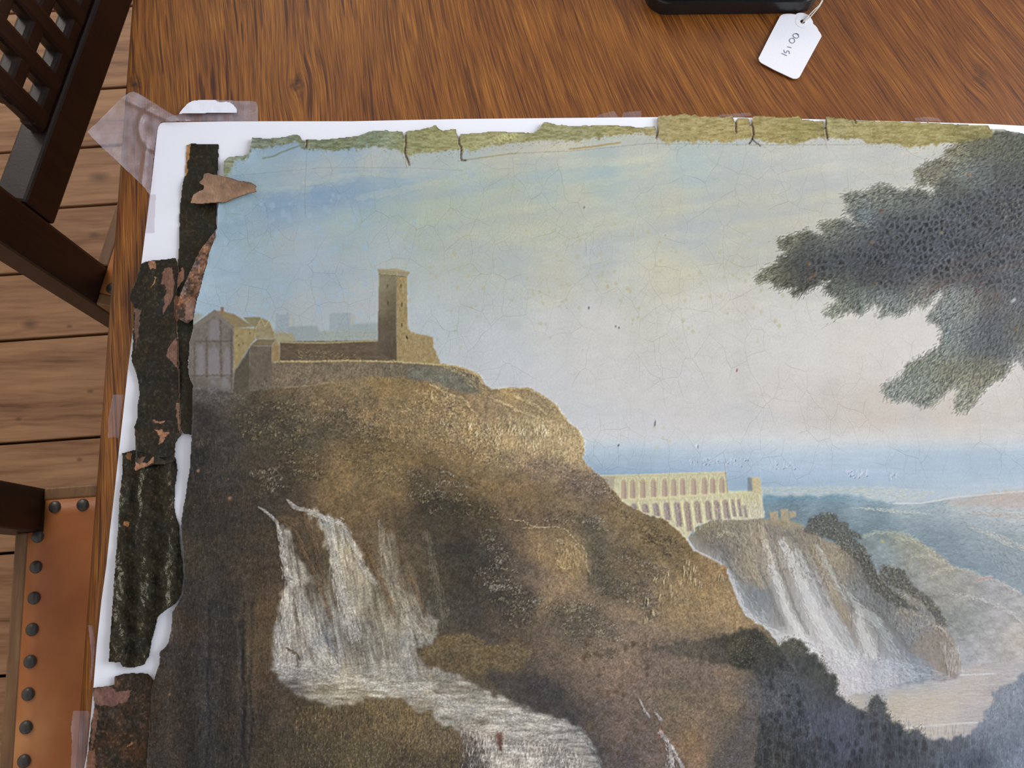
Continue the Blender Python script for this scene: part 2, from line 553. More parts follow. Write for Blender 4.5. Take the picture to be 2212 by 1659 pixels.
def along(path, n):
    """n points spread along a polyline, with the direction there"""
    p = np.array(path, float); seg = np.diff(p, axis=0); L = np.hypot(seg[:, 0], seg[:, 1]); cum = np.concatenate([[0], np.cumsum(L)])
    t = np.linspace(0, cum[-1] * 0.9999, n); i = np.clip(np.searchsorted(cum, t, 'right') - 1, 0, len(seg) - 1)
    f = ((t - cum[i]) / L[i])[:, None]
    return p[i] + seg[i] * f, np.arctan2(seg[i, 1], seg[i, 0]), t / cum[-1]


def line(path, color, width=1, alpha=1.0, relief=0, jit=0.4):
    p = np.array(path, float); n = int(np.hypot(*np.diff(p, axis=0).T).sum() / 2) + 2
    q, a, _ = along(path, n)
    strokes(q + rng.normal(0, jit, q.shape), a, 4.5, color, alpha, width, relief, jitter=4)


def stream(path, w0, w1, cols, n, alpha=0.6, L=16, width=1, relief=0.05, under=0):
    if under:
        line(path, np.mean(np.array(cols, float), 0), int(max(w0, w1)), under, 0, max(w0, w1) * .25)
    q, a, t = along(path, n)
    off = rng.normal(0, 0.45, n) * (w0 + (w1 - w0) * t)
    q = q + np.stack([-np.sin(a), np.cos(a)], 1) * off[:, None]
    strokes(q, a + rng.normal(0, 0.12, n), L * rng.uniform(0.5, 1.3, n), pick(cols, n), alpha, width, relief)


def cells(a, b, c, d, size, seed, asp=1.0):
    """F2-F1 of jittered cells over a px box: 0 on cell borders"""
    r = np.random.default_rng(seed); X = XX[b:d, a:c] / size; Y = YY[b:d, a:c] / (size * asp)
    gx0 = int(X.min()) - 2; gy0 = int(Y.min()) - 2
    gw = int(X.max()) - gx0 + 4; gh = int(Y.max()) - gy0 + 4
    jx = r.uniform(0, 1, (gh, gw)); jy = r.uniform(0, 1, (gh, gw))
    ix = np.floor(X).astype(int) - gx0; iy = np.floor(Y).astype(int) - gy0
    f1 = np.full(X.shape, 9.0); f2 = np.full(X.shape, 9.0)
    for oy in (-1, 0, 1):
        for ox in (-1, 0, 1):
            cx = ix + ox; cy = iy + oy
            dd = np.hypot(cx + gx0 + jx[cy, cx] - X, cy + gy0 + jy[cy, cx] - Y)
            f2 = np.where(dd < f1, f1, np.minimum(f2, dd)); f1 = np.minimum(f1, dd)
    return (f2 - f1).astype(np.float32), f1.astype(np.float32)


def paint_sky():
    S = [(480, 350, (135, 160, 165)), (520, 345, (145, 178, 205)), (600, 305, (135, 168, 195)), (560, 400, (150, 178, 192)), (640, 380, (165, 180, 190)),
         (600, 440, (126, 164, 196)), (700, 415, (128, 164, 194)), (780, 410, (135, 168, 192)), (860, 395, (148, 174, 188)), (700, 360, (178, 186, 190)),
         (680, 335, (150, 180, 205)), (760, 325, (150, 180, 205)), (800, 350, (186, 190, 190)), (880, 360, (186, 190, 190)), (950, 340, (180, 186, 188)), (500, 480, (142, 176, 198)), (480, 560, (160, 188, 210)),
         (450, 640, (165, 188, 208)), (560, 520, (160, 180, 190)), (620, 530, (172, 184, 192)), (600, 620, (162, 182, 195)), (700, 600, (170, 184, 194)),
         (660, 560, (175, 188, 202)), (750, 500, (168, 184, 188)), (850, 450, (164, 180, 180)), (850, 540, (180, 188, 190)), (920, 500, (178, 186, 178)), (950, 430, (176, 184, 176)),
         (520, 680, (172, 186, 196)), (650, 670, (180, 186, 190)), (780, 660, (186, 190, 194)), (1000, 380, (178, 190, 188)), (1100, 330, (192, 190, 180)), (1080, 420, (182, 188, 176)),
         (1200, 310, (205, 198, 184)), (1250, 360, (192, 196, 186)), (1180, 400, (180, 190, 186)), (1300, 390, (178, 190, 188)), (1250, 430, (194, 192, 178)), (1150, 480, (192, 192, 178)),
         (1300, 480, (194, 194, 182)), (1400, 350, (198, 196, 184)), (1500, 360, (180, 190, 192)), (1560, 340, (188, 190, 188)), (1400, 420, (186, 190, 184)), (1450, 450, (196, 192, 178)),
         (1500, 500, (186, 188, 186)), (1600, 430, (190, 188, 180)), (1700, 340, (196, 194, 188)), (1750, 400, (190, 188, 184)), (1650, 480, (192, 188, 178)), (1800, 340, (200, 196, 190)),
         (1900, 330, (200, 194, 186)), (2000, 330, (205, 198, 188)), (1950, 390, (200, 194, 184)), (1780, 440, (195, 190, 180)), (1700, 520, (196, 190, 180)), (1600, 560, (194, 190, 180)), (1000, 560, (186, 188, 180)),
         (1000, 640, (190, 194, 192)), (940, 700, (192, 198, 202)), (1100, 560, (186, 190, 184)), (1100, 660, (192, 196, 194)), (1200, 590, (198, 194, 182)), (1300, 560, (188, 190, 190)),
         (1450, 600, (206, 198, 178)), (1350, 620, (204, 200, 190)), (1200, 700, (208, 204, 202)), (1050, 740, (200, 202, 206)), (1080, 800, (204, 204, 208)), (1300, 700, (212, 206, 202)),
         (1400, 700, (208, 202, 194)), (1500, 680, (212, 206, 200)), (1600, 640, (210, 203, 194)), (1650, 720, (214, 206, 202)), (1300, 800, (212, 206, 204)), (1200, 840, (210, 206, 208)),
         (1400, 850, (212, 205, 203)), (1600, 800, (212, 205, 200)), (1500, 900, (212, 203, 203)), (1750, 760, (216, 208, 204)), (1850, 760, (214, 205, 198)), (1700, 860, (212, 203, 198)),
         (1820, 880, (208, 196, 188)), (1980, 780, (216, 206, 202)), (1900, 900, (206, 192, 182)), (2050, 910, (206, 192, 182)), (2180, 880, (206, 194, 186)), (2150, 820, (212, 202, 196)),
         (2250, 850, (206, 195, 188)), (1300, 930, (210, 207, 210)), (1400, 930, (210, 205, 208)), (1600, 930, (208, 203, 204)), (1750, 930, (206, 196, 192)), (2000, 940, (200, 190, 186)), (2200, 940, (198, 190, 188)),
         (1300, 935, (208, 205, 208)), (1700, 935, (206, 200, 200)), (2200, 935, (200, 192, 190))]
    PAINT[:] = field(S, 8, 2.2)
    ys = [925, 945, 962, 978, 995, 1015, 1030, 1045, 1070, 1200]
    hl = [(209, 206, 208), (204, 205, 210), (188, 199, 214), (170, 189, 212), (152, 181, 210), (128, 166, 204), (112, 158, 196), (102, 150, 186), (98, 146, 180), (98, 146, 180)]
    hm = [(207, 200, 198), (204, 201, 202), (194, 199, 206), (180, 193, 208), (170, 188, 212), (164, 184, 212), (150, 177, 204), (138, 168, 194), (150, 172, 190), (150, 172, 190)]
    hr = [(202, 192, 186), (196, 191, 190), (182, 188, 196), (166, 180, 196), (156, 176, 198), (154, 175, 196), (158, 176, 194), (164, 178, 192), (168, 176, 184), (168, 176, 184)]
    hl = [tuple(v * .84 + sum(c) / 3 * .16 + 6 for v in c) for c in hl]; hm = [tuple(v + 12 for v in c) for c in hm]; hr = [tuple(v + 10 for v in c) for c in hr]
    wave = YY[:, ::4] + 5 * noise(len(XX[0, ::4]), PH, 60, 30, 2, 8)
    def prof(h):
        return np.stack([np.interp(wave, ys, [c[k] for c in h]) for k in range(3)], -1).astype(np.float32)
    xf = XX[:, ::4]
    t1 = np.clip((xf - 1280) / 420, 0, 1)[..., None]; t2 = np.clip((xf - 1700) / 420, 0, 1)[..., None]
    hz = (prof(hl) * (1 - t1) + prof(hm) * t1) * (1 - t2) + prof(hr) * t2
    hz = np.repeat(hz, 4, axis=1)[:, :PW]
    k = np.clip((YY - 905) / 45, 0, 1)[..., None]
    PAINT[:] = PAINT * (1 - k) + hz * k
    # streaky cloud brushwork, rising slightly to the right
    n1 = noise(PW, PH, 150, 20, 3, 11)
    sh = np.clip((YY - 250) / 60, 0, 1) * np.clip((740 - YY) / 260, 0, 1)
    idx = np.clip((np.arange(PH)[:, None] + (np.arange(PW)[None, :] * 0.16)).astype(int), 0, PH - 1)
    n1 = np.take_along_axis(n1, idx, 0)
    PAINT[:] += (n1 * sh * 7)[..., None] * col((1.0, 0.7, -0.1))
    n2 = noise(PW, PH, 26, 14, 3, 12)
    PAINT[:] += (n2 * 2.6)[..., None]
    low = np.clip((YY - 930) / 30, 0, 1)
    PAINT[:] += (noise(PW, PH, 90, 5, 3, 14) * low * 3)[..., None] * col((1, .8, .5))
    cream = (210, 204, 184); white = (200, 202, 200); blue = (128, 166, 196); pale = (176, 188, 194)
    for path, w, c, al in [
        ([(660, 397), (700, 392), (745, 380), (800, 376), (885, 380)], 3, cream, .55), ([(560, 410), (665, 408)], 3, cream, .4), ([(550, 402), (650, 396), (760, 382)], 8, white, .35),
        ([(640, 365), (720, 352), (820, 345), (880, 350)], 14, (190, 190, 186), .5), ([(770, 428), (830, 418), (900, 402), (950, 388), (1010, 374)], 4, cream, .6),
        ([(700, 415), (800, 402), (890, 388), (960, 378), (1020, 370)], 7, (140, 172, 194), .45), ([(540, 430), (640, 425), (760, 420)], 12, blue, .4),
        ([(1010, 405), (1080, 395), (1160, 380), (1240, 372), (1330, 366)], 6, (166, 184, 190), .6), ([(1190, 398), (1260, 382), (1330, 366), (1400, 358)], 5, (164, 184, 192), .55),
        ([(1140, 418), (1200, 402), (1280, 396), (1340, 390)], 4, cream, .5), ([(990, 365), (1060, 358), (1110, 352)], 6, cream, .5), ([(1050, 345), (1150, 325), (1250, 312), (1340, 305)], 8, (208, 198, 172), .5),
        ([(1220, 355), (1300, 350), (1400, 345)], 6, cream, .5), ([(1100, 400), (1180, 395), (1240, 410), (1310, 402)], 5, (192, 192, 170), .5), ([(1000, 500), (1100, 495), (1200, 480), (1330, 470)], 9, (204, 198, 174), .45),
        ([(1060, 520), (1180, 530), (1280, 505)], 6, (202, 198, 176), .45), ([(1420, 360), (1500, 352), (1580, 350), (1640, 340)], 10, (176, 188, 194), .5), ([(1380, 440), (1460, 425), (1520, 410)], 8, (202, 196, 174), .45),
        ([(1510, 470), (1570, 468)], 4, (206, 200, 176), .5), ([(1400, 480), (1500, 478), (1600, 470)], 10, (182, 186, 188), .4), ([(1400, 508), (1500, 512), (1590, 515)], 5, (204, 200, 186), .45),
        ([(1660, 342), (1760, 330), (1850, 325)], 6, (208, 200, 186), .5), ([(830, 568), (900, 566), (980, 560)], 5, (200, 198, 188), .4), ([(700, 560), (800, 570), (900, 580), (1000, 545)], 7, (200, 200, 192), .35),
        ([(1000, 600), (1080, 610), (1170, 650), (1240, 640)], 10, (208, 200, 178), .35), ([(1210, 640), (1260, 615), (1300, 600)], 12, (206, 200, 184), .35), ([(1420, 620), (1480, 605), (1530, 600)], 16, (208, 200, 176), .45),
        ([(1140, 658), (1200, 655)], 4, (216, 210, 190), .5), ([(900, 300), (980, 330), (1060, 330)], 6, pale, .4)]:
        q, a, t = along(path, int(60 * w))
        q += rng.normal(0, 1, q.shape) * np.array([6, w * .75])
        strokes(q, a, 14, c, al * .5, 2, 0.01, jitter=6)
    # varnish drops: pale blue ones at left, tan ones in the middle
    for _ in range(300):
        x = rng.uniform(430, 960); y = rng.uniform(395, 705)
        if (x - 430) / 530 > rng.uniform(0, 1) ** .6 or (x > 810 and y > 575):
            continue
        r = rng.uniform(2.5, 6.5); ry = r * rng.uniform(.9, 1.6)
        t = np.linspace(0, 6.28, 12)[:-1]
        fill(np.stack([x + r * np.cos(t), y + ry * np.sin(t)], 1), (158, 190, 222), rng.uniform(.25, .6), 1)
    for _ in range(420):
        x = rng.uniform(840, 1720); y = rng.uniform(440, 760)
        if abs(y - 610) / 150 > rng.uniform(0.1, 1):
            continue
        r = rng.uniform(1.6, 4.2)
        t = np.linspace(0, 6.28, 10)[:-1]
        fill(np.stack([x + r * np.cos(t), y + r * 1.2 * np.sin(t)], 1), (182, 170, 118), rng.uniform(.15, .45), 1)
    strokes(inpoly([(840, 400), (1080, 360), (1300, 520), (1080, 560), (880, 560)], 2600), 1.57 + rng.normal(0, .5, 2600), 6, (168, 168, 122), .22, 1)
    # small losses and scratches
    for x, y, L, an, c in [(1268, 540, 22, 1.5, (208, 200, 205)), (1592, 800, 9, 1.8, (160, 70, 75)), (1415, 915, 16, 1.7, (110, 105, 110)), (1437, 508, 3, 0, (110, 70, 40)), (1330, 705, 5, 1.5, (60, 60, 60)), (1272, 665, 7, 1.6, (80, 75, 80)),
                           (1262, 448, 5, 2, (70, 60, 60)), (1336, 962, 6, 2.1, (50, 50, 60)), (1337, 708, 4, 1.5, (50, 50, 55)), (1380, 1026, 5, 1.57, (25, 25, 40)), (1504, 963, 9, 1.6, (235, 238, 245)), (1508, 965, 9, 1.6, (120, 130, 150))]:
        strokes([(x, y)], an, L, c, .85, 2, 0.1)
    for x, y in [(1433, 945), (1447, 952), (1420, 967), (1415, 925), (1435, 925)]:
        fill([(x - 5, y), (x, y - 5), (x + 5, y), (x, y + 5)], (206, 196, 170), .6, 1)
    # flaking writing-like losses in the blue band: lilac chips with dark lower edges
    for x, y, n, w in [(1520, 996, 18, 30), (1590, 998, 14, 26), (1690, 1004, 16, 28), (1850, 1022, 22, 26), (1930, 1028, 6, 8)]:
        n = n * 2; q = np.stack([x + rng.uniform(-w, w, n), y + rng.uniform(-6, 8, n)], 1)
        strokes(q, 1.9 + rng.normal(0, .3, n), 9, (206, 206, 226), .75, 1, .1)
        strokes(q[: n // 5] + 2.5, 1.9 + rng.normal(0, .6, n // 5), 6, (70, 72, 100), .8, 1)
    # wispy paler shore and fields under the sea band
    strokes(inpoly([(1640, 1052), (1900, 1050), (2020, 1062), (1980, 1082), (1900, 1085), (1860, 1072), (1650, 1072)], 1500), rng.normal(0, .15, 1500), 9, pick([(196, 188, 160), (206, 196, 172), (186, 188, 182), (168, 182, 194)], 1500), .6, 1, .05)


TOPBAND = [(478, 400), (483, 345), (500, 334), (530, 330), (545, 285), (700, 285), (900, 265), (1150, 262), (1400, 240), (2000, 245), (2150, 262), (2142, 296), (2100, 304), (2040, 308), (2000, 318), (1960, 318), (1945, 312), (1880, 312), (1850, 298), (1800, 300), (1775, 296), (1720, 308),
           (1660, 308), (1625, 297), (1590, 305), (1500, 307), (1440, 308), (1415, 292), (1380, 287), (1340, 292), (1250, 303), (1170, 302), (1100, 310), (1040, 320), (1000, 325), (920, 328), (885, 338), (860, 322), (800, 315), (770, 322), (720, 324), (670, 322), (640, 308), (600, 314), (545, 322), (536, 342), (508, 348), (498, 372)]


def paint_top_margin():
    G = [(490, 370, (138, 146, 112)), (560, 305, (120, 132, 108)), (640, 298, (122, 134, 108)), (720, 312, (118, 130, 92)), (820, 300, (130, 146, 112)), (900, 310, (150, 150, 92)), (960, 300, (160, 156, 92)),
         (1050, 298, (168, 162, 104)), (1150, 292, (152, 150, 92)), (1250, 288, (152, 150, 96)), (1340, 284, (158, 148, 84)), (1400, 285, (176, 162, 104)), (1480, 275, (170, 150, 82)), (1560, 280, (172, 148, 76)), (1650, 275, (166, 146, 76)), (1750, 275, (152, 138, 66)),
         (1800, 275, (158, 144, 80)), (1900, 280, (160, 144, 76)), (2000, 285, (160, 144, 72)), (2100, 282, (140, 128, 60)), (1550, 262, (176, 156, 90))]
    F = field(G, 10, 2)
    F = F * .86 + F.mean(2, keepdims=True) * .10
    fill(TOPBAND, None, .95, 1, 5, 8, 21, 22, (14, 4), F, 0.05)
    e = np.array(TOPBAND[14:])
    q, a, _ = along(e, 900)
    q = q + rng.normal(0, 1, q.shape) * np.array([4, 5])
    strokes(q, rng.normal(0, .5, 900), 5, pick([(160, 132, 60), (128, 120, 60), (196, 186, 150), (150, 146, 96), (120, 84, 40)], 900), .55, 1, .08)
    strokes(inpoly(TOPBAND, 5200), rng.normal(0, .5, 5200), rng.uniform(3, 9, 5200), pick([(186, 166, 104), (128, 104, 50), (184, 172, 130), (124, 116, 70), (150, 118, 62)], 5200), .38, 1, .08)
    strokes(inpoly([(1055, 290), (1115, 288), (1115, 300), (1060, 312)], 110), .6, 5, (226, 214, 140), .8, 1, .15)
    # green dribbles below the band on the left
    line([(568, 342), (590, 338), (610, 328), (650, 314)], (112, 120, 84), 2, .6)
    line([(700, 318), (706, 330)], (110, 120, 80), 1, .6); line([(1230, 322), (1270, 318), (1340, 308)], (160, 122, 52), 2, .6)
    line([(1010, 345), (1060, 338), (1120, 330)], (170, 150, 90), 2, .4)
    # stretcher-edge cracks running along just under the band
    line([(500, 380), (700, 362), (880, 362), (1000, 368)], (140, 130, 116), 1, .4); line([(990, 348), (1100, 332), (1250, 325), (1400, 310), (1640, 313), (1900, 312)], (120, 112, 92), 1, .45)
    line([(662, 318), (662, 345), (660, 380), (658, 420), (660, 470)], (120, 130, 140), 1, .45)
    for x, y0, y1 in [(875, 330, 362), (1418, 280, 320), (1589, 290, 315), (1783, 300, 320), (1843, 262, 300)]:
        line([(x, y0), (x + 3, y1)], (120, 104, 88), 1, .4)


def paint_far_country():
    # blue plain and hills right of the aqueduct
    F = field([(1670, 1085, (86, 132, 160)), (1700, 1100, (68, 112, 142)), (1760, 1080, (92, 136, 160)), (1800, 1110, (70, 116, 146)), (1850, 1090, (110, 146, 168)), (1900, 1130, (80, 122, 148)), (1880, 1160, (78, 118, 142)),
               (1960, 1090, (140, 160, 172)), (2000, 1110, (128, 150, 166)), (2000, 1150, (92, 128, 150)), (2050, 1180, (88, 122, 146)), (2080, 1085, (160, 164, 166)), (2150, 1072, (172, 160, 156)), (2210, 1075, (170, 160, 160)), (2120, 1100, (158, 166, 176)), (2200, 1110, (166, 168, 172)),
               (2100, 1150, (120, 140, 156)), (2180, 1170, (120, 136, 148)), (2060, 1220, (92, 124, 148)), (2130, 1240, (98, 126, 148)), (2200, 1240, (112, 130, 146)), (2290, 1150, (130, 146, 160)), (2290, 1250, (130, 146, 160))], 10, 2)
    P = [(1640, 1072), (1780, 1072), (1830, 1068), (1900, 1082), (1950, 1088), (2010, 1082), (2080, 1072), (2150, 1062), (2212, 1060), (2310, 1055), (2310, 1400), (1700, 1400), (1640, 1120)]
    F = F + col((14, 14, 8))
    fill(P, None, 1, 3, 5, 14, 31, 7, (14, 5), F)
    strokes(inpoly(P[:-3] + [(2310, 1260), (1900, 1250), (1700, 1150)], 5000), rng.normal(.05, .25, 5000), 7, pick([(150, 172, 186), (64, 106, 136), (110, 146, 164), (160, 164, 160), (90, 130, 156)], 5000), .3, 1, .03)
    line([(1930, 1088), (1990, 1087), (2060, 1075), (2130, 1068), (2220, 1061)], (206, 200, 196), 2, .8, .1)
    fill([(2040, 1084), (2130, 1070), (2212, 1066), (2310, 1064), (2310, 1100), (2212, 1098), (2120, 1092), (2050, 1092)], (178, 160, 150), .7, 4, 4, 10, 33, 6)
    strokes(inpoly([(1830, 1096), (1920, 1098), (2020, 1112), (1930, 1108)], 180), .1, 5, (190, 186, 160), .7, 1, .1)
    strokes(inpoly([(2065, 1108), (2130, 1104), (2215, 1110), (2215, 1122), (2120, 1115)], 160), .1, 8, (168, 146, 132), .6, 1, .05)
    strokes(inpoly([(2090, 1138), (2150, 1150), (2215, 1180), (2290, 1200), (2215, 1195), (2140, 1165)], 330), .5, 7, pick([(196, 188, 168), (170, 160, 150)], 330), .6, 1, .08)
    strokes(inpoly([(2100, 1160), (2212, 1200), (2300, 1260), (2212, 1260), (2130, 1210)], 700), 1.0, 8, pick([(150, 150, 150), (130, 140, 150), (90, 116, 138)], 700), .4, 1, .05)
    # rounded grey-green hill in front
    F2 = field([(1880, 1160, (120, 138, 136)), (1900, 1200, (124, 142, 146)), (1890, 1230, (118, 138, 146)), (1960, 1170, (140, 142, 120)), (2000, 1200, (152, 146, 124)), (1960, 1220, (134, 142, 136)), (2010, 1230, (152, 146, 130)), (1980, 1260, (140, 140, 134)), (2050, 1245, (150, 144, 128)), (2060, 1290, (152, 144, 130)),
                (2000, 1300, (140, 136, 126)), (2100, 1260, (150, 146, 140)), (2140, 1270, (156, 152, 152)), (2200, 1310, (160, 156, 154)), (2060, 1340, (128, 132, 124)), (2100, 1330, (140, 142, 136)), (2150, 1340, (158, 152, 150)), (2040, 1400, (148, 148, 146)), (2080, 1420, (158, 160, 166)), (2130, 1400, (164, 158, 156)), (2200, 1380, (180, 164, 150)),
                (2140, 1450, (172, 164, 162)), (2200, 1440, (176, 164, 158)), (2080, 1460, (168, 168, 174)), (2290, 1400, (176, 164, 158)), (2050, 1470, (172, 170, 172))], 10, 2)
    P2 = [(1855, 1165), (1880, 1150), (1920, 1148), (1955, 1155), (1985, 1170), (2010, 1185), (2040, 1205), (2060, 1225), (2090, 1232), (2130, 1245), (2160, 1258), (2212, 1285), (2310, 1320), (2310, 1490), (2000, 1490), (1900, 1260), (1870, 1200)]
    fill(P2, None, 1, 2, 4, 12, 35, 14, (16, 9), F2, .05)
    for path, c in [([(1860, 1160), (1890, 1150), (1950, 1152), (1985, 1168)], (176, 176, 140)), ([(1935, 1162), (1970, 1168), (2000, 1185), (2040, 1215), (2058, 1228)], (190, 180, 140)), ([(1965, 1205), (1980, 1200), (2010, 1205), (2035, 1218)], (178, 168, 134)),
                    ([(2010, 1245), (2030, 1232), (2070, 1228), (2110, 1240)], (178, 170, 140)), ([(2110, 1250), (2140, 1248), (2165, 1262), (2205, 1282)], (196, 176, 168)), ([(2060, 1285), (2100, 1290), (2140, 1302), (2180, 1322), (2210, 1345)], (200, 190, 176)), ([(1965, 1205), (1962, 1222), (1972, 1240)], (150, 140, 120))]:
        q, a, _ = along(path, 150); strokes(q + rng.normal(0, 2.5, q.shape), a + rng.normal(0, .4, 150), 7, c, .55, 1, .1)
    line([(2110, 1252), (2140, 1248)], (190, 130, 116), 2, .6)
    strokes(inpoly(P2[3:], 3600), .6 + rng.normal(0, .35, 3600), 8, pick([(178, 172, 160), (120, 124, 118), (165, 150, 132), (150, 160, 166), (192, 184, 178)], 3600), .28, 1, .05)
    fill([(1903, 1164), (1910, 1168), (1909, 1173), (1903, 1172)], (168, 170, 80), .8, 1)
    # pale plain at the foot of the far falls
    F3 = field([(1830, 1490, (180, 174, 174)), (1900, 1480, (184, 180, 182)), (1960, 1470, (160, 164, 172)), (2040, 1460, (170, 168, 172)), (1850, 1510, (178, 164, 144)), (1900, 1500, (152, 152, 160)), (1940, 1520, (196, 172, 140)), (2000, 1530, (198, 172, 146)), (2060, 1510, (190, 170, 152)), (2100, 1500, (188, 168, 156)), (2000, 1560, (196, 178, 158)),
                (2060, 1560, (188, 172, 160)), (1980, 1580, (190, 172, 158)), (2100, 1550, (168, 160, 160)), (2150, 1500, (172, 160, 156)), (2200, 1470, (170, 162, 164)), (2000, 1450, (160, 162, 168))], 10, 2)
    fill([(1780, 1440), (1900, 1440), (2000, 1440), (2120, 1438), (2310, 1430), (2310, 1620), (1900, 1620), (1800, 1540)], None, .95, 4, 4, 14, 37, 6, (30, 4), F3)
    strokes(inpoly([(1810, 1450), (2212, 1440), (2212, 1570), (1900, 1580)], 2200), rng.normal(0, .1, 2200), 13, pick([(206, 196, 190), (150, 150, 164), (206, 184, 150), (176, 164, 150), (200, 176, 146)], 2200), .3, 1, .04)
    line([(1950, 1573), (2040, 1565), (2120, 1560)], (206, 200, 196), 2, .6); line([(1990, 1463), (2080, 1458), (2150, 1455)], (208, 204, 204), 2, .6)


def paint_far_falls():
    P = [(1484, 1166), (1500, 1142), (1530, 1126), (1570, 1120), (1620, 1118), (1660, 1124), (1720, 1130), (1760, 1150), (1795, 1168), (1840, 1185), (1872, 1205), (1880, 1222), (1898, 1245), (1930, 1270), (1975, 1290), (2020, 1320), (2045, 1355), (2065, 1395), (2075, 1430), (2070, 1465), (1980, 1475), (1900, 1490), (1830, 1505), (1650, 1480), (1560, 1400), (1500, 1190)]
    F = field([(1500, 1160, (118, 116, 92)), (1530, 1140, (126, 120, 86)), (1540, 1190, (108, 108, 96)), (1590, 1130, (136, 130, 92)), (1600, 1170, (120, 116, 92)), (1640, 1160, (160, 142, 100)), (1600, 1220, (140, 128, 96)), (1640, 1240, (150, 134, 100)), (1570, 1230, (108, 116, 116)), (1600, 1290, (112, 124, 128)), (1640, 1290, (106, 124, 130)),
               (1660, 1340, (122, 132, 134)), (1690, 1240, (140, 132, 108)), (1670, 1150, (128, 122, 98)), (1700, 1330, (146, 138, 122)), (1740, 1180, (134, 126, 92)), (1770, 1250, (140, 134, 116)), (1760, 1300, (150, 152, 152)), (1810, 1210, (150, 134, 94)), (1800, 1290, (146, 132, 104)), (1830, 1330, (140, 124, 98)), (1850, 1370, (128, 122, 108)), (1790, 1350, (160, 158, 154)),
               (1860, 1290, (110, 124, 118)), (1890, 1240, (96, 102, 84)), (1860, 1190, (100, 98, 78)), (1910, 1310, (94, 106, 98)), (1930, 1350, (108, 120, 116)), (1890, 1400, (138, 140, 136)), (1960, 1330, (124, 122, 104)), (1990, 1370, (116, 124, 122)), (2020, 1390, (138, 124, 104)), (2040, 1430, (146, 130, 112)), (1960, 1400, (112, 126, 130)), (1990, 1440, (116, 136, 156)), (1920, 1450, (156, 166, 178)),
               (1850, 1440, (182, 180, 182)), (1780, 1400, (174, 170, 164)), (1830, 1480, (192, 186, 186)), (1730, 1380, (180, 176, 172))], 8, 2.2)
    F = F * .80 + F.mean(2, keepdims=True) * .20 + col((9, 2, 4))
    fill(P, None, 1, 2, 4, 10, 41, 9, (5, 14), F, .1)
    W = [(234, 232, 228), (212, 210, 206), (184, 186, 190), (222, 214, 196)]
    stream([(1482, 1162), (1500, 1190), (1545, 1214), (1568, 1232), (1585, 1270), (1604, 1318), (1640, 1352), (1700, 1385), (1760, 1415)], 3, 15, W, 700, .55, 15, under=.30)
    stream([(1575, 1235), (1600, 1265), (1625, 1300), (1655, 1340)], 4, 12, [(160, 172, 180), (196, 196, 190), (120, 136, 142)], 320, .5, 14)
    stream([(1652, 1170), (1660, 1200), (1680, 1260), (1700, 1320), (1730, 1380), (1770, 1420)], 6, 12, W, 800, .6, 17, under=.30)
    stream([(1690, 1168), (1712, 1215), (1740, 1280), (1762, 1330), (1800, 1395), (1840, 1440)], 8, 20, W, 1500, .6, 17, under=.30)
    stream([(1720, 1190), (1765, 1270), (1800, 1330), (1850, 1420)], 5, 14, [(190, 192, 196), (150, 160, 166), (206, 204, 200)], 700, .5, 15, under=.30)
    stream([(1765, 1180), (1790, 1225), (1815, 1270), (1840, 1300), (1900, 1350)], 4, 14, [(208, 204, 196), (160, 174, 176), (186, 182, 160)], 650, .5, 14)
    stream([(1848, 1325), (1865, 1370), (1885, 1420)], 10, 16, W, 420, .5, 16, under=.30)
    stream([(1880, 1330), (1910, 1370), (1940, 1420), (1970, 1450)], 8, 16, [(170, 176, 176), (120, 132, 132), (200, 200, 196)], 460, .45, 16)
    stream([(1600, 1155), (1610, 1190), (1625, 1230), (1650, 1270)], 14, 12, [(186, 166, 120), (160, 140, 100), (196, 180, 140), (130, 116, 90)], 700, .5, 12, 1, .12)
    stream([(1640, 1130), (1650, 1170), (1665, 1215)], 8, 8, [(190, 168, 124), (206, 186, 146), (160, 134, 100)], 300, .55, 12, 1, .12)
    stream([(1755, 1180), (1775, 1230), (1800, 1280), (1830, 1340)], 6, 10, [(170, 150, 106), (140, 116, 80), (184, 166, 124)], 500, .5, 14, 1, .1)
    strokes(inpoly([(1700, 1370), (1800, 1400), (1900, 1420), (2000, 1460), (1900, 1490), (1830, 1500), (1790, 1440)], 2600), rng.normal(.7, .7, 2600), 6, pick([(214, 210, 212), (186, 186, 194), (200, 194, 184), (170, 172, 182)], 2600), .5, 1, .12)
    strokes(inpoly([(1900, 1420), (2000, 1440), (2060, 1465), (1960, 1475)], 600), .2, 9, pick([(120, 144, 172), (150, 166, 186), (190, 194, 204)], 600), .4, 1, .05)
    for path, w in [([(1668, 1180), (1690, 1240), (1715, 1310), (1745, 1370)], 5), ([(1735, 1195), (1765, 1260), (1790, 1310)], 6), ([(1640, 1225), (1665, 1290), (1690, 1350)], 7), ([(1800, 1230), (1830, 1290), (1850, 1340)], 6), ([(1560, 1200), (1600, 1260), (1640, 1320)], 8), ([(1700, 1150), (1725, 1180)], 6), ([(1880, 1300), (1920, 1350), (1960, 1400)], 8), ([(1540, 1150), (1560, 1180), (1580, 1210)], 9)]:
        stream(path, w * .5, w, [(104, 100, 92), (122, 112, 98), (90, 96, 98)], 40 * w, .42, 14, 1, -.03)
    # ridge strokes on the rocks
    R = [(196, 180, 132), (176, 158, 112), (206, 192, 148)]
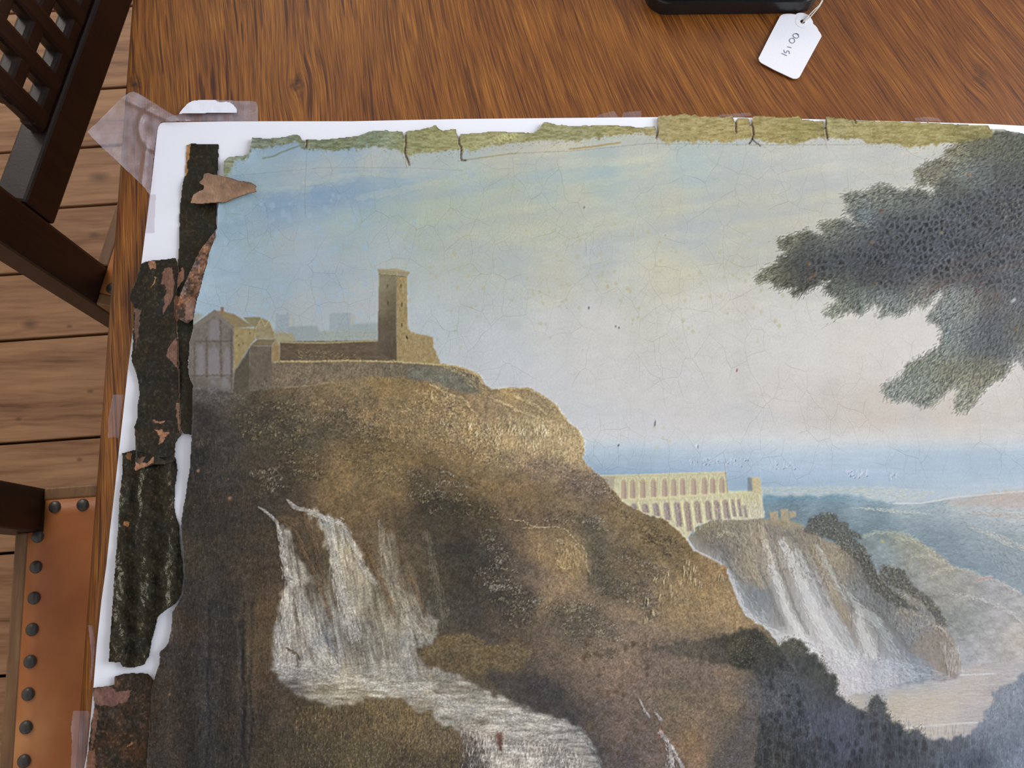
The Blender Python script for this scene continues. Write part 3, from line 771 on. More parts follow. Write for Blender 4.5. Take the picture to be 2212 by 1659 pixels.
    for path in [[(1490, 1160), (1510, 1140), (1550, 1122), (1600, 1118), (1650, 1122), (1700, 1128), (1760, 1150), (1810, 1172), (1850, 1190)], [(1548, 1158), (1566, 1150), (1586, 1156)], [(1800, 1180), (1830, 1175), (1860, 1190), (1880, 1215), (1895, 1245), (1925, 1275)],
                 [(1810, 1205), (1825, 1192), (1850, 1192)], [(1915, 1290), (1930, 1282), (1970, 1290), (2010, 1310)], [(1935, 1325), (1950, 1318), (1990, 1330), (2030, 1360)], [(1975, 1360), (2000, 1350), (2030, 1355), (2060, 1390), (2072, 1420)]]:
        q, a, _ = along(path, 110); strokes(q + rng.normal(0, 3.2, q.shape), a + rng.normal(0, .7, 110), 6, pick(R, 110), .5, 1, .15)
    rocks = [(1510, 1145), (1600, 1122), (1700, 1132), (1800, 1175), (1880, 1215), (1960, 1290), (2040, 1350), (2060, 1420), (1980, 1400), (1900, 1330), (1820, 1280), (1700, 1240), (1600, 1260), (1540, 1200)]
    q = inpoly(rocks, 2600); cc = F[np.clip((q[:, 1] - V0).astype(int), 0, PH - 1), np.clip((q[:, 0] - U0).astype(int), 0, PW - 1)]
    strokes(q, 1.15 + rng.normal(0, .5, 2600), rng.uniform(4, 11, 2600), cc * rng.choice([.66, .82, 1.2, 1.36], 2600)[:, None], .5, 1, .12)
    fill([(1965, 1400), (1985, 1370), (2010, 1358), (2045, 1375), (2065, 1400), (2075, 1440), (2060, 1462), (2020, 1440), (1980, 1420)], (138, 124, 108), .65, 3, 4, 8, 43, 10)
    strokes(inpoly([(2030, 1390), (2070, 1400), (2078, 1450), (2050, 1460)], 300), 1.5, 12, pick([(176, 160, 150), (206, 200, 200), (130, 110, 96)], 300), .5, 1, .08)


def leafy(poly, dark, lights, n, ang=.4, L=6, al=.7, jag=6, soft=2, dn=None, relief=.15, alpha=.85):
    """foliage: a soft dark mass, then arcs of comma strokes catching the light"""
    fill(poly, dark, alpha * .6, 9, 16, 18, int(rng.integers(1e6)), 12, (7, 7), None, .05)
    m = dn or n
    strokes(inpoly(poly, m), rng.normal(ang, .9, m), L, col(dark) * .6, .4, 1)
    k = max(6, n // 9)
    c = inpoly(poly, k)
    Q, A, C = [], [], []
    for x, y in c:
        r = rng.uniform(8, 22); a0 = rng.uniform(-2.6, -.9); w = rng.uniform(.6, 1.5); q = rng.integers(7, 17)
        th = a0 + np.sort(rng.uniform(-w, w, q)); rr = r * (1 + rng.normal(0, .12, q))
        Q.append(np.stack([x + rr * np.cos(th) * 1.25, y + r * .55 + rr * np.sin(th) * .8], 1)); A.append(th + rng.normal(.55, .35, q)); C.append(np.repeat(pick(lights, 1), q, 0) * rng.uniform(.75, 1.1, (q, 1)))
    Q = np.concatenate(Q); A = np.concatenate(A); C = np.concatenate(C)
    strokes(Q + 1.3, A, L, C * .35, al * .4, 1, 0, bend=.7)
    strokes(Q, A, L * rng.uniform(.6, 1.15, len(Q)), C * rng.uniform(.66, .98, (len(Q), 1)), al * .95, 1, relief * 1.2, bend=.7, jitter=14)


def paint_aqueduct():
    fill([(1297, 1027), (1332, 1028), (1345, 1085), (1310, 1060)], (178, 160, 132), .9, 1, 1, 6, 3, 8)
    fill([(1328, 1028), (1567, 1019), (1573, 1066), (1625, 1062), (1645, 1062), (1652, 1118), (1600, 1124), (1540, 1122), (1500, 1140), (1482, 1168), (1420, 1172), (1330, 1112), (1325, 1060)], (202, 193, 156), 1, 1, 1.2, 6, 51, 9, (4, 8), None, .1)
    line([(1297, 1028), (1430, 1024), (1567, 1020)], (212, 200, 160), 2, .8, .1)
    line([(1348, 1079), (1450, 1074), (1573, 1064), (1625, 1062)], (216, 206, 156), 3, .8, .15)
    line([(1567, 1020), (1572, 1064)], (150, 130, 110), 2, .6)
    ux = [1347, 1366, 1388, 1411, 1435, 1455, 1474, 1498, 1521, 1539, 1559]
    for i, x in enumerate(ux):
        y0 = 1037 - i * .55; y1 = 1078 - i * 1.35; w = 6.0
        fill([(x - w, y1), (x - w + .5, y0 + 5), (x - 3, y0), (x + 3, y0), (x + w - .5, y0 + 5), (x + w + 1, y1)], (182, 158, 134), .95, 1, 0, 5, i)
        fill([(x + 1, y1), (x + 2, y0 + 4), (x + w - .5, y0 + 6), (x + w + 1, y1)], (150, 128, 122), .6, 1)
        line([(x - w - 2, y1), (x - w - 1.5, y0 + 5), (x - 3.5, y0 - 4), (x + 3, y0 - 4), (x + w + 1, y0 + 4)], (220, 208, 160), 1, .9, .12)
        line([(x + w + 3.5, y0 - 4), (x + w + 4.5, y1)], (190, 176, 116), 1, .8, .08)
    lx = [1369, 1393, 1416, 1439, 1462, 1483, 1505, 1528, 1547, 1566, 1582, 1595, 1607]
    bot = [1100, 1108, 1115, 1124, 1138, 1148, 1130, 1124, 1124, 1121, 1116, 1116, 1118]
    for i, x in enumerate(lx):
        y0 = 1088 - i * .9; y1 = bot[i]; w = 6.2 if i < 10 else 3.5; sl = (y1 - y0) * .11
        if i == 10: y0 += 0
        if i > 11: y0 += 14
        fill([(x - w + sl, y1), (x - w, y0 + 5), (x - 3, y0), (x + 3, y0), (x + w, y0 + 5), (x + w + sl, y1)], (160, 138, 124) if i > 4 else (152, 134, 132), .92, 1, 0, 5, i)
        fill([(x + w * .2 + sl, y1), (x + 1, y0 + 3), (x + w - .5, y0 + 6), (x + w + sl, y1)], (122, 104, 108), .5, 1)
        line([(x + w + 3, y0 - 2), (x + w + 4 + sl, y1)], (218, 208, 154), 2, .75, .14)
    fill([(1616, 1031), (1642, 1030), (1646, 1064), (1625, 1064)], (196, 180, 140), 1, 1, 1, 5, 5, 10, (4, 4), None, .1)
    fill([(1615, 1032), (1624, 1032), (1626, 1062), (1615, 1062)], (120, 128, 134), .8, 1)
    strokes(inpoly([(1600, 1068), (1646, 1066), (1652, 1116), (1600, 1122)], 260), 1.5, 6, pick([(184, 166, 120), (206, 190, 140), (160, 140, 106)], 260), .5, 1, .08)
    strokes(inpoly([(1345, 1080), (1600, 1066), (1600, 1118), (1480, 1155)], 900), 1.5, 5, pick([(222, 210, 156), (192, 178, 126), (212, 202, 164)], 900), .35, 1, .14)
    for q in [[(1661, 1106), (1680, 1104), (1682, 1126), (1664, 1124)], [(1685, 1100), (1703, 1099), (1705, 1128), (1687, 1128)], [(1704, 1104), (1719, 1104), (1719, 1116), (1706, 1120)]]:
        fill(q, (170, 148, 108), 1, 1, 1, 4, 7, 8, (4, 4), None, .1)
    fill([(1640, 1120), (1700, 1122), (1740, 1135), (1700, 1140), (1650, 1130)], (160, 140, 96), .8, 2, 3, 8, 8, 10)


LAND = [(400, 840), (415, 832), (503, 840), (540, 842), (590, 800), (600, 780), (860, 781), (950, 787), (985, 790), (1018, 801), (1036, 810), (1043, 822), (1047, 832), (1062, 840), (1085, 838), (1108, 837), (1142, 838), (1165, 850), (1195, 868), (1205, 880), (1218, 897), (1230, 914), (1250, 929), (1260, 950), (1263, 972), (1258, 992), (1272, 1008), (1295, 1026),
        (1315, 1048), (1335, 1072), (1350, 1088), (1375, 1100), (1400, 1112), (1435, 1122), (1460, 1142), (1480, 1162), (1498, 1190), (1520, 1200), (1545, 1212), (1567, 1224), (1575, 1250), (1588, 1285), (1598, 1310), (1612, 1332), (1645, 1352), (1665, 1368), (1720, 1450), (1800, 1760), (290, 1760), (290, 1200)]
LANDC = [(430, 900, (48, 42, 38)), (415, 1000, (30, 27, 25)), (425, 1080, (50, 42, 34)), (470, 860, (78, 70, 62)), (500, 950, (62, 56, 50)), (470, 1020, (56, 51, 46)), (450, 1120, (46, 41, 36)), (420, 1200, (62, 52, 38)), (480, 1200, (58, 50, 40)), (420, 1300, (52, 46, 42)), (480, 1300, (50, 46, 42)), (385, 1350, (66, 48, 34)), (400, 1450, (58, 47, 38)), (360, 1500, (62, 46, 34)), (355, 1620, (56, 44, 34)),
         (450, 1420, (50, 46, 46)), (470, 1500, (50, 47, 46)), (450, 1620, (46, 43, 42)), (510, 1400, (48, 43, 40)), (530, 1250, (72, 56, 40)), (560, 1320, (84, 64, 42)), (550, 1400, (88, 72, 50)), (560, 1480, (80, 62, 44)), (540, 1580, (60, 50, 38)), (600, 1600, (72, 60, 42)), (600, 1520, (74, 58, 42)), (680, 1560, (82, 66, 42)), (680, 1640, (72, 60, 42)), (760, 1560, (98, 78, 46)), (800, 1620, (96, 80, 48)), (850, 1550, (122, 96, 54)), (900, 1580, (122, 98, 58)), (880, 1640, (78, 62, 42)), (960, 1600, (110, 90, 58)), (960, 1650, (84, 68, 46)),
         (520, 835, (110, 96, 72)), (600, 850, (110, 88, 58)), (680, 845, (122, 98, 62)), (760, 830, (138, 112, 68)), (840, 830, (144, 114, 60)), (920, 840, (140, 110, 60)), (560, 870, (84, 68, 48)), (640, 890, (98, 82, 56)), (720, 890, (116, 92, 60)), (800, 890, (126, 100, 64)), (880, 890, (136, 110, 68)), (950, 880, (146, 116, 70)), (930, 940, (140, 112, 66)), (990, 860, (148, 116, 72)), (1010, 900, (152, 122, 76)), (1000, 950, (148, 118, 72)),
         (1050, 850, (150, 122, 78)), (1060, 890, (146, 118, 78)), (1110, 850, (166, 134, 78)), (1150, 880, (156, 128, 78)), (1110, 900, (146, 120, 80)), (1200, 900, (172, 140, 82)), (1060, 940, (162, 130, 78)), (1120, 940, (158, 130, 82)), (1170, 930, (170, 142, 92)), (1230, 940, (180, 146, 84)), (1250, 970, (184, 150, 90)), (1200, 980, (172, 140, 86)), (1120, 980, (160, 130, 82)), (1060, 990, (150, 120, 74)), (1000, 1000, (130, 102, 60)), (1160, 1010, (134, 108, 80)), (1220, 1010, (158, 128, 82)), (1260, 1000, (172, 140, 86)), (1240, 1040, (120, 96, 72)),
         (560, 940, (72, 62, 46)), (620, 950, (84, 70, 46)), (600, 1000, (72, 60, 44)), (590, 900, (70, 60, 46)), (680, 940, (96, 82, 56)), (680, 1010, (112, 86, 48)), (740, 980, (126, 98, 56)), (800, 960, (112, 92, 54)), (860, 970, (118, 92, 50)), (920, 1000, (120, 92, 50)), (760, 1040, (134, 104, 58)), (840, 1010, (136, 108, 58)), (860, 1060, (128, 100, 54)), (800, 1080, (118, 90, 52)), (720, 1070, (120, 92, 52)), (640, 1060, (78, 62, 44)), (560, 1080, (64, 54, 42)), (530, 1130, (60, 51, 40)), (590, 1200, (72, 56, 40)), (560, 1180, (66, 54, 40)),
         (980, 1040, (122, 94, 52)), (1060, 1040, (126, 98, 56)), (1140, 1050, (128, 98, 56)), (1210, 1080, (130, 100, 58)), (1290, 1060, (116, 92, 66)), (1310, 1090, (126, 96, 52)), (1260, 1110, (128, 102, 64)), (1330, 1120, (128, 100, 56)), (1390, 1130, (130, 102, 56)), (1440, 1160, (126, 98, 48)), (1490, 1200, (130, 98, 46)), (1100, 1100, (116, 90, 54)), (1180, 1110, (112, 86, 54)),
         (900, 1050, (84, 68, 44)), (930, 1090, (62, 54, 38)), (980, 1110, (64, 56, 40)), (1040, 1120, (78, 64, 44)), (900, 1120, (78, 62, 42)), (870, 1100, (96, 76, 48)), (950, 1160, (70, 60, 44)), (1000, 1180, (54, 49, 40)), (1040, 1190, (66, 58, 46)), (900, 1200, (88, 72, 50)), (960, 1240, (70, 60, 44)), (1000, 1250, (60, 53, 42)), (1080, 1180, (82, 68, 54)), (1060, 1240, (68, 60, 48)), (1070, 1290, (66, 58, 50)), (1020, 1330, (64, 57, 50)), (960, 1330, (76, 68, 54)), (1090, 1340, (84, 70, 54)), (1040, 1390, (72, 63, 54)), (1130, 1390, (102, 80, 54)), (1100, 1440, (88, 72, 52)), (960, 1410, (96, 76, 46)), (1030, 1420, (94, 78, 52)),
         (1120, 1140, (96, 76, 56)), (1150, 1180, (132, 100, 62)), (1190, 1200, (146, 112, 66)), (1240, 1190, (142, 112, 62)), (1250, 1220, (150, 116, 62)), (1160, 1250, (116, 92, 68)), (1130, 1230, (96, 78, 62)), (1200, 1280, (146, 112, 72)), (1260, 1290, (144, 110, 72)), (1290, 1250, (104, 86, 60)), (1290, 1190, (92, 80, 58)), (1270, 1130, (100, 84, 58)), (1340, 1210, (112, 88, 54)), (1330, 1270, (96, 80, 56)), (1330, 1310, (136, 106, 68)), (1400, 1200, (124, 96, 46)), (1380, 1250, (112, 90, 58)), (1430, 1240, (138, 108, 62)), (1480, 1240, (136, 104, 54)), (1530, 1230, (146, 108, 58)), (1560, 1260, (150, 112, 58)),
         (1440, 1290, (146, 112, 64)), (1500, 1290, (152, 116, 60)), (1560, 1310, (154, 118, 64)), (1600, 1340, (152, 116, 66)), (1480, 1340, (150, 116, 66)), (1540, 1350, (140, 108, 66)), (1400, 1320, (142, 110, 68)), (1380, 1360, (140, 110, 78)), (1330, 1360, (138, 108, 78)), (1270, 1340, (100, 84, 62)), (1300, 1390, (124, 98, 72)), (1220, 1340, (96, 80, 60)), (1200, 1390, (116, 92, 66)), (1250, 1430, (122, 96, 68)), (1330, 1430, (132, 102, 76)), (1200, 1450, (112, 88, 66)), (1420, 1400, (116, 94, 74)), (1480, 1390, (118, 96, 70)), (1460, 1430, (128, 100, 76)), (1550, 1400, (96, 84, 62)), (1530, 1440, (118, 94, 74)), (1580, 1460, (126, 98, 70)), (1600, 1420, (80, 72, 58)),
         (1400, 1470, (120, 94, 74)), (1450, 1510, (116, 96, 66)), (1500, 1490, (110, 88, 66)), (1340, 1500, (120, 92, 70)), (1270, 1490, (108, 86, 68)), (1200, 1490, (64, 57, 54)), (1150, 1480, (66, 59, 54)), (1240, 1530, (72, 63, 60)), (1290, 1560, (90, 74, 66)), (1340, 1570, (108, 84, 70)), (1280, 1620, (74, 66, 64)), (1350, 1640, (92, 76, 72)), (1400, 1620, (112, 88, 74)), (1400, 1550, (112, 90, 72)), (1450, 1560, (124, 96, 66)), (1490, 1600, (142, 104, 60)), (1510, 1640, (136, 98, 62)), (1540, 1560, (116, 92, 68)), (1580, 1560, (112, 90, 66)), (1590, 1530, (130, 102, 68)), (1590, 1620, (88, 78, 72)), (1560, 1650, (94, 82, 72)), (1620, 1560, (88, 80, 76)), (1640, 1500, (84, 80, 80)),
         (1450, 1660, (104, 84, 74)), (1320, 1700, (84, 72, 70)), (1500, 1720, (110, 90, 70)), (700, 1720, (70, 58, 42)), (400, 1720, (46, 42, 40))]


def paint_land():
    F = field(LANDC, 8, 2.0)
    fill(LAND, None, 1, 1, 2, 8, 61, 8, (7, 7), F, .12)
    # general brushwork, turning with the slope
    n = 26000
    q = inpoly(LAND, n)
    c = F[np.clip((q[:, 1] - V0).astype(int), 0, PH - 1), np.clip((q[:, 0] - U0).astype(int), 0, PW - 1)]
    k = rng.choice([.74, .84, 1.14, 1.28], n)[:, None]
    strokes(q, rng.normal(.7, .6, n), rng.uniform(4, 11, n), c * k, .42, 1, .07, jitter=4)
    # the sunlit crag at the right end of the ridge
    R = [(206, 176, 112), (190, 158, 98), (216, 190, 132), (176, 142, 84)]
    crag = [(1050, 905), (1100, 900), (1150, 905), (1200, 912), (1235, 925), (1258, 955), (1262, 985), (1230, 1005), (1180, 1000), (1130, 975), (1080, 975), (1040, 950)]
    strokes(inpoly(crag, 1500), 1.75 + rng.normal(0, .35, 1500), rng.uniform(5, 14, 1500), pick(R, 1500), .42, 1, .16)
    strokes(inpoly([(970, 890), (1040, 900), (1060, 950), (1020, 975), (960, 930)], 420), 1.4 + rng.normal(0, .4, 420), 9, pick(R, 420), .5, 1, .16)
    for x, y, s in [(1080, 930, 12), (1105, 925, 14), (1125, 935, 18), (1165, 925, 20), (1180, 935, 18), (1010, 920, 12), (1055, 930, 10), (962, 915, 12), (1150, 960, 12), (1215, 950, 10), (1075, 955, 12), (1030, 935, 10)]:
        strokes(np.stack([x + rng.normal(0, 5, 9), y + rng.normal(0, 5, 9)], 1), 1.6 + rng.normal(0, .35, 9), s, (224, 204, 152), .7, 1, .25)
    for path in [[(1062, 842), (1100, 838), (1142, 840), (1170, 855), (1200, 875), (1225, 912), (1250, 930), (1262, 958), (1262, 985)], [(1060, 860), (1090, 872), (1115, 885), (1150, 900), (1175, 905)], [(930, 830), (965, 850), (1000, 860), (1020, 890)], [(1110, 855), (1140, 870), (1165, 880), (1180, 895)], [(1000, 805), (1020, 806), (1036, 815), (1042, 830)]]:
        q, a, _ = along(path, 150); strokes(q + rng.normal(0, 1.5, q.shape), a + rng.normal(0, .25, 150), 8, pick(R, 150), .65, 1, .15)
    # flecks of dry grass on the round hill
    for poly, nn, cs in [([(850, 880), (960, 850), (1030, 890), (1090, 970), (1180, 1010), (1280, 1040), (1180, 1030), (1040, 1000), (930, 950)], 1300, [(212, 178, 110), (190, 154, 90), (90, 68, 38)]),
                         ([(880, 840), (960, 845), (1000, 870), (960, 880)], 130, [(206, 176, 110)]), ([(560, 870), (760, 860), (860, 890), (800, 930), (620, 900)], 500, [(150, 124, 76), (176, 146, 92), (66, 54, 36)]),
                         ([(700, 880), (800, 880), (900, 930), (1000, 1000), (880, 970), (760, 920)], 700, [(160, 130, 80), (96, 76, 44), (180, 150, 96)])]:
        strokes(inpoly(poly, nn), .8 + rng.normal(0, .6, nn), rng.uniform(3, 8, nn), pick(cs, nn), .6, 1, .16, bend=.6)
    # purple-brown scrub on the shoulder above the aqueduct
    leafy([(1130, 1000), (1180, 985), (1240, 1010), (1290, 1025), (1325, 1060), (1335, 1085), (1290, 1080), (1230, 1050), (1170, 1020)], (112, 90, 74), [(150, 124, 100), (176, 146, 116), (206, 182, 160)], 420, .9, 5, .5, 8, 5, 300, .14, .6)
    strokes(inpoly([(1290, 1030), (1330, 1060), (1350, 1090), (1310, 1075)], 60), .9, 4, (196, 172, 130), .6, 1, .25)
    # leaf sprays: light comma strokes over dark
    Lg = [(170, 144, 92), (196, 172, 120), (142, 118, 72), (120, 98, 60)]
    Lw = [(206, 190, 160), (176, 156, 124), (150, 126, 90)]
    for poly, dk, ls, nn in [
        ([(490, 885), (540, 880), (600, 900), (650, 925), (665, 970), (600, 985), (540, 960), (500, 930)], (78, 68, 48), Lg, 420), ([(560, 870), (620, 868), (660, 900), (680, 950), (640, 960), (590, 900)], (86, 72, 50), Lg, 330),
        ([(600, 960), (680, 980), (700, 1030), (660, 1050), (600, 1010)], (74, 62, 44), Lg, 300), ([(680, 890), (740, 890), (780, 920), (770, 960), (700, 950)], (92, 78, 54), Lg, 280), ([(560, 1010), (620, 1020), (640, 1060), (600, 1075), (550, 1040)], (64, 55, 42), Lw, 190),
        ([(780, 910), (840, 930), (830, 980), (770, 960)], (100, 82, 50), Lg, 200), ([(690, 960), (780, 950), (850, 985), (880, 1030), (850, 1070), (800, 1030), (740, 1000)], (132, 102, 56), [(176, 144, 86), (160, 124, 66), (190, 160, 104)], 420),
        ([(880, 1040), (900, 1015), (960, 1010), (1020, 1035), (1040, 1045), (1000, 1060), (960, 1070), (900, 1090)], (84, 70, 48), Lw, 260), ([(900, 1070), (960, 1060), (1030, 1075), (1070, 1100), (1090, 1140), (1040, 1130), (960, 1100), (910, 1110)], (60, 53, 38), Lg, 380),
        ([(1040, 1140), (1080, 1150), (1110, 1200), (1090, 1220), (1060, 1180)], (74, 62, 48), Lw, 190), ([(1050, 1200), (1090, 1220), (1110, 1250), (1080, 1270), (1040, 1240)], (62, 55, 44), Lw, 180), ([(1040, 1250), (1090, 1255), (1140, 1270), (1165, 1300), (1150, 1320), (1100, 1300), (1060, 1290)], (58, 52, 44), Lw + [(224, 214, 196)], 260),
        ([(1070, 1290), (1140, 1310), (1150, 1360), (1090, 1350)], (70, 61, 52), Lg, 220), ([(1180, 1300), (1240, 1295), (1290, 1310), (1320, 1335), (1345, 1380), (1320, 1395), (1270, 1370), (1220, 1330), (1190, 1330)], (86, 74, 54), [(196, 176, 128), (160, 138, 92), (216, 196, 150)], 420),
        ([(1210, 1350), (1280, 1375), (1320, 1400), (1340, 1425), (1280, 1420)], (100, 84, 62), [(170, 146, 100), (190, 166, 116)], 200), ([(1190, 1100), (1260, 1105), (1300, 1130), (1290, 1160), (1250, 1140), (1210, 1130), (1170, 1130)], (86, 72, 54), Lw, 180),
        ([(1290, 1150), (1310, 1200), (1340, 1260), (1360, 1300), (1310, 1290), (1280, 1240), (1275, 1190)], (88, 76, 56), Lg, 240), ([(1350, 1180), (1400, 1210), (1440, 1230), (1420, 1250), (1370, 1240), (1340, 1220)], (98, 80, 50), Lw, 260),
        ([(1340, 1250), (1400, 1260), (1410, 1310), (1380, 1320), (1350, 1300)], (110, 90, 60), Lw, 220), ([(1410, 1270), (1430, 1310), (1420, 1345), (1390, 1330), (1385, 1290)], (136, 108, 66), Lw, 180), ([(1340, 1100), (1420, 1130), (1480, 1190), (1440, 1200), (1380, 1150)], (128, 100, 54), [(160, 130, 74), (100, 76, 38)], 320)]:
        leafy(poly, dk, ls, nn, .7, 6, .6, 8, 5, nn, .18, .55)
    # rock face left of the shoulder with pale outline
    fill([(1130, 1145), (1180, 1135), (1220, 1145), (1250, 1175), (1268, 1200), (1270, 1230), (1240, 1235), (1190, 1225), (1150, 1200)], (148, 114, 66), .5, 3, 4, 9, 71, 12)
    for path in [[(1100, 1122), (1130, 1125), (1145, 1135), (1165, 1140), (1200, 1138), (1225, 1145), (1240, 1165), (1262, 1185), (1268, 1205), (1265, 1220), (1275, 1240)], [(1200, 1170), (1210, 1165), (1225, 1180), (1235, 1170), (1250, 1180)], [(1165, 1175), (1160, 1195), (1165, 1205)], [(1200, 1205), (1205, 1220), (1215, 1230), (1235, 1225)], [(1130, 1140), (1180, 1140)]]:
        line(path, (192, 166, 104), 1, .8, .25, 1.0)
    strokes(inpoly([(1195, 1165), (1260, 1180), (1266, 1220), (1210, 1235)], 260), 1.4, 9, pick([(196, 168, 106), (164, 128, 70), (186, 150, 88)], 260), .5, 1, .2)
    # runnels of light paint in the ochre slope by the far falls
    for x, y, L in [(1435, 1255, 26), (1440, 1240, 20), (1448, 1270, 22), (1415, 1255, 16), (1450, 1285, 18), (1480, 1235, 24), (1490, 1250, 26), (1497, 1230, 22), (1500, 1255, 24), (1485, 1215, 18), (1555, 1250, 26), (1400, 1300, 18), (1412, 1325, 20), (1425, 1290, 16), (1395, 1340, 16), (1510, 1265, 16), (1470, 1260, 14)]:
        strokes(np.stack([x + rng.normal(0, 2.5, 5), y + rng.normal(0, 3, 5)], 1), 1.65 + rng.normal(0, .15, 5), L * .8, (214, 188, 124), .7, 1, .3)
    strokes(inpoly([(1420, 1250), (1560, 1240), (1600, 1330), (1560, 1350), (1420, 1340)], 900), 1.2 + rng.normal(0, .2, 900), 18, pick([(176, 138, 74), (134, 100, 50), (160, 122, 64)], 900), .35, 1, .08)
    # dark left cliff: upright streaks, varnish glints painted in as tiny flecks
    cl = [(400, 880), (520, 1000), (600, 1120), (610, 1260), (600, 1300), (590, 1460), (620, 1500), (700, 1530), (850, 1520), (1000, 1580), (1000, 1740), (310, 1740), (330, 1480), (370, 1340)]
    n = 7000
    q = inpoly(cl, n); strokes(q, 1.57 + rng.normal(0, .12, n), rng.uniform(6, 22, n), pick([(30, 27, 26), (92, 76, 52), (62, 54, 44), (76, 58, 38), (40, 36, 36)], n), .3, 1, .09)
    q = inpoly(cl, 15000); strokes(q, rng.uniform(0, 3, 15000), 2.4, pick([(142, 120, 82), (24, 21, 18), (104, 88, 60), (30, 26, 22), (84, 64, 44)], 15000), .42, 1, .16)
    for x in (446, 520, 538):
        line([(x + 6, 1300), (x + 4, 1400), (x, 1480), (x + 6, 1560), (x - 4, 1660), (x - 10, 1740)], (34, 31, 30), 3, .5, -.15, 2)
    line([(520, 1340), (522, 1420), (530, 1500), (522, 1580), (530, 1660)], (26, 23, 22), 4, .55, -.2, 2)
    strokes(inpoly([(405, 940), (440, 960), (450, 1200), (400, 1250), (398, 1100)], 900), rng.uniform(0, 3, 900), 2, pick([(110, 94, 66), (20, 18, 16), (90, 76, 52)], 900), .5, 1, .3)
    # brown fringe left of the falls
    fill([(592, 1260), (616, 1262), (606, 1300), (596, 1400), (585, 1440), (545, 1460), (530, 1380), (560, 1290)], (98, 74, 46), .5, 8, 6, 12, 75)
    # meadow bottom: upright grass
    strokes(inpoly([(640, 1530), (840, 1510), (1000, 1585), (1010, 1740), (620, 1740)], 3600), -1.5 + rng.normal(0, .3, 3600), rng.uniform(4, 11, 3600), pick([(150, 124, 70), (64, 52, 34), (120, 98, 56), (86, 70, 44), (176, 150, 96)], 3600), .4, 1, .1)
    # brown drops of varnish lower centre
    for _ in range(70):
        x = rng.uniform(1250, 1420); y = rng.uniform(1380, 1650); r = rng.uniform(2.5, 5.5)
        t = np.linspace(0, 6.28, 9)[:-1]
        fill(np.stack([x + r * np.cos(t), y + r * 1.3 * np.sin(t)], 1), (86, 60, 34), rng.uniform(.2, .6), 1)
    # sprinkled yellow leaves in the thicket
    for poly, nn in [([(1480, 1500), (1440, 1520), (1560, 1500), (1600, 1540), (1500, 1580), (1420, 1530)], 420), ([(1560, 1370), (1640, 1380), (1630, 1440), (1560, 1430)], 240), ([(1380, 1380), (1450, 1370), (1470, 1400), (1390, 1410)], 120), ([(1440, 1450), (1490, 1455), (1490, 1470), (1440, 1465)], 60), ([(1380, 1500), (1500, 1500), (1480, 1520)], 90)]:
        strokes(inpoly(poly, nn), rng.uniform(0, 3, nn), 3, pick([(170, 146, 76), (128, 112, 60), (196, 160, 100), (60, 52, 40)], nn), .6, 1, .12)
    for path, w in [([(1382, 1512), (1390, 1530), (1402, 1550)], 3), ([(1415, 1540), (1428, 1555)], 3), ([(1425, 1580), (1440, 1600), (1448, 1620), (1450, 1660)], 9), ([(1450, 1610), (1470, 1650), (1485, 1680)], 6)]:
        stream(path, w * .5, w, [(206, 204, 200), (160, 154, 150), (186, 186, 190)], 26 * w, .6, 9, 1, .15)
    strokes([(1426, 1575), (1422, 1590), (1430, 1582)], 1.8, 9, (196, 90, 60), .8, 2)


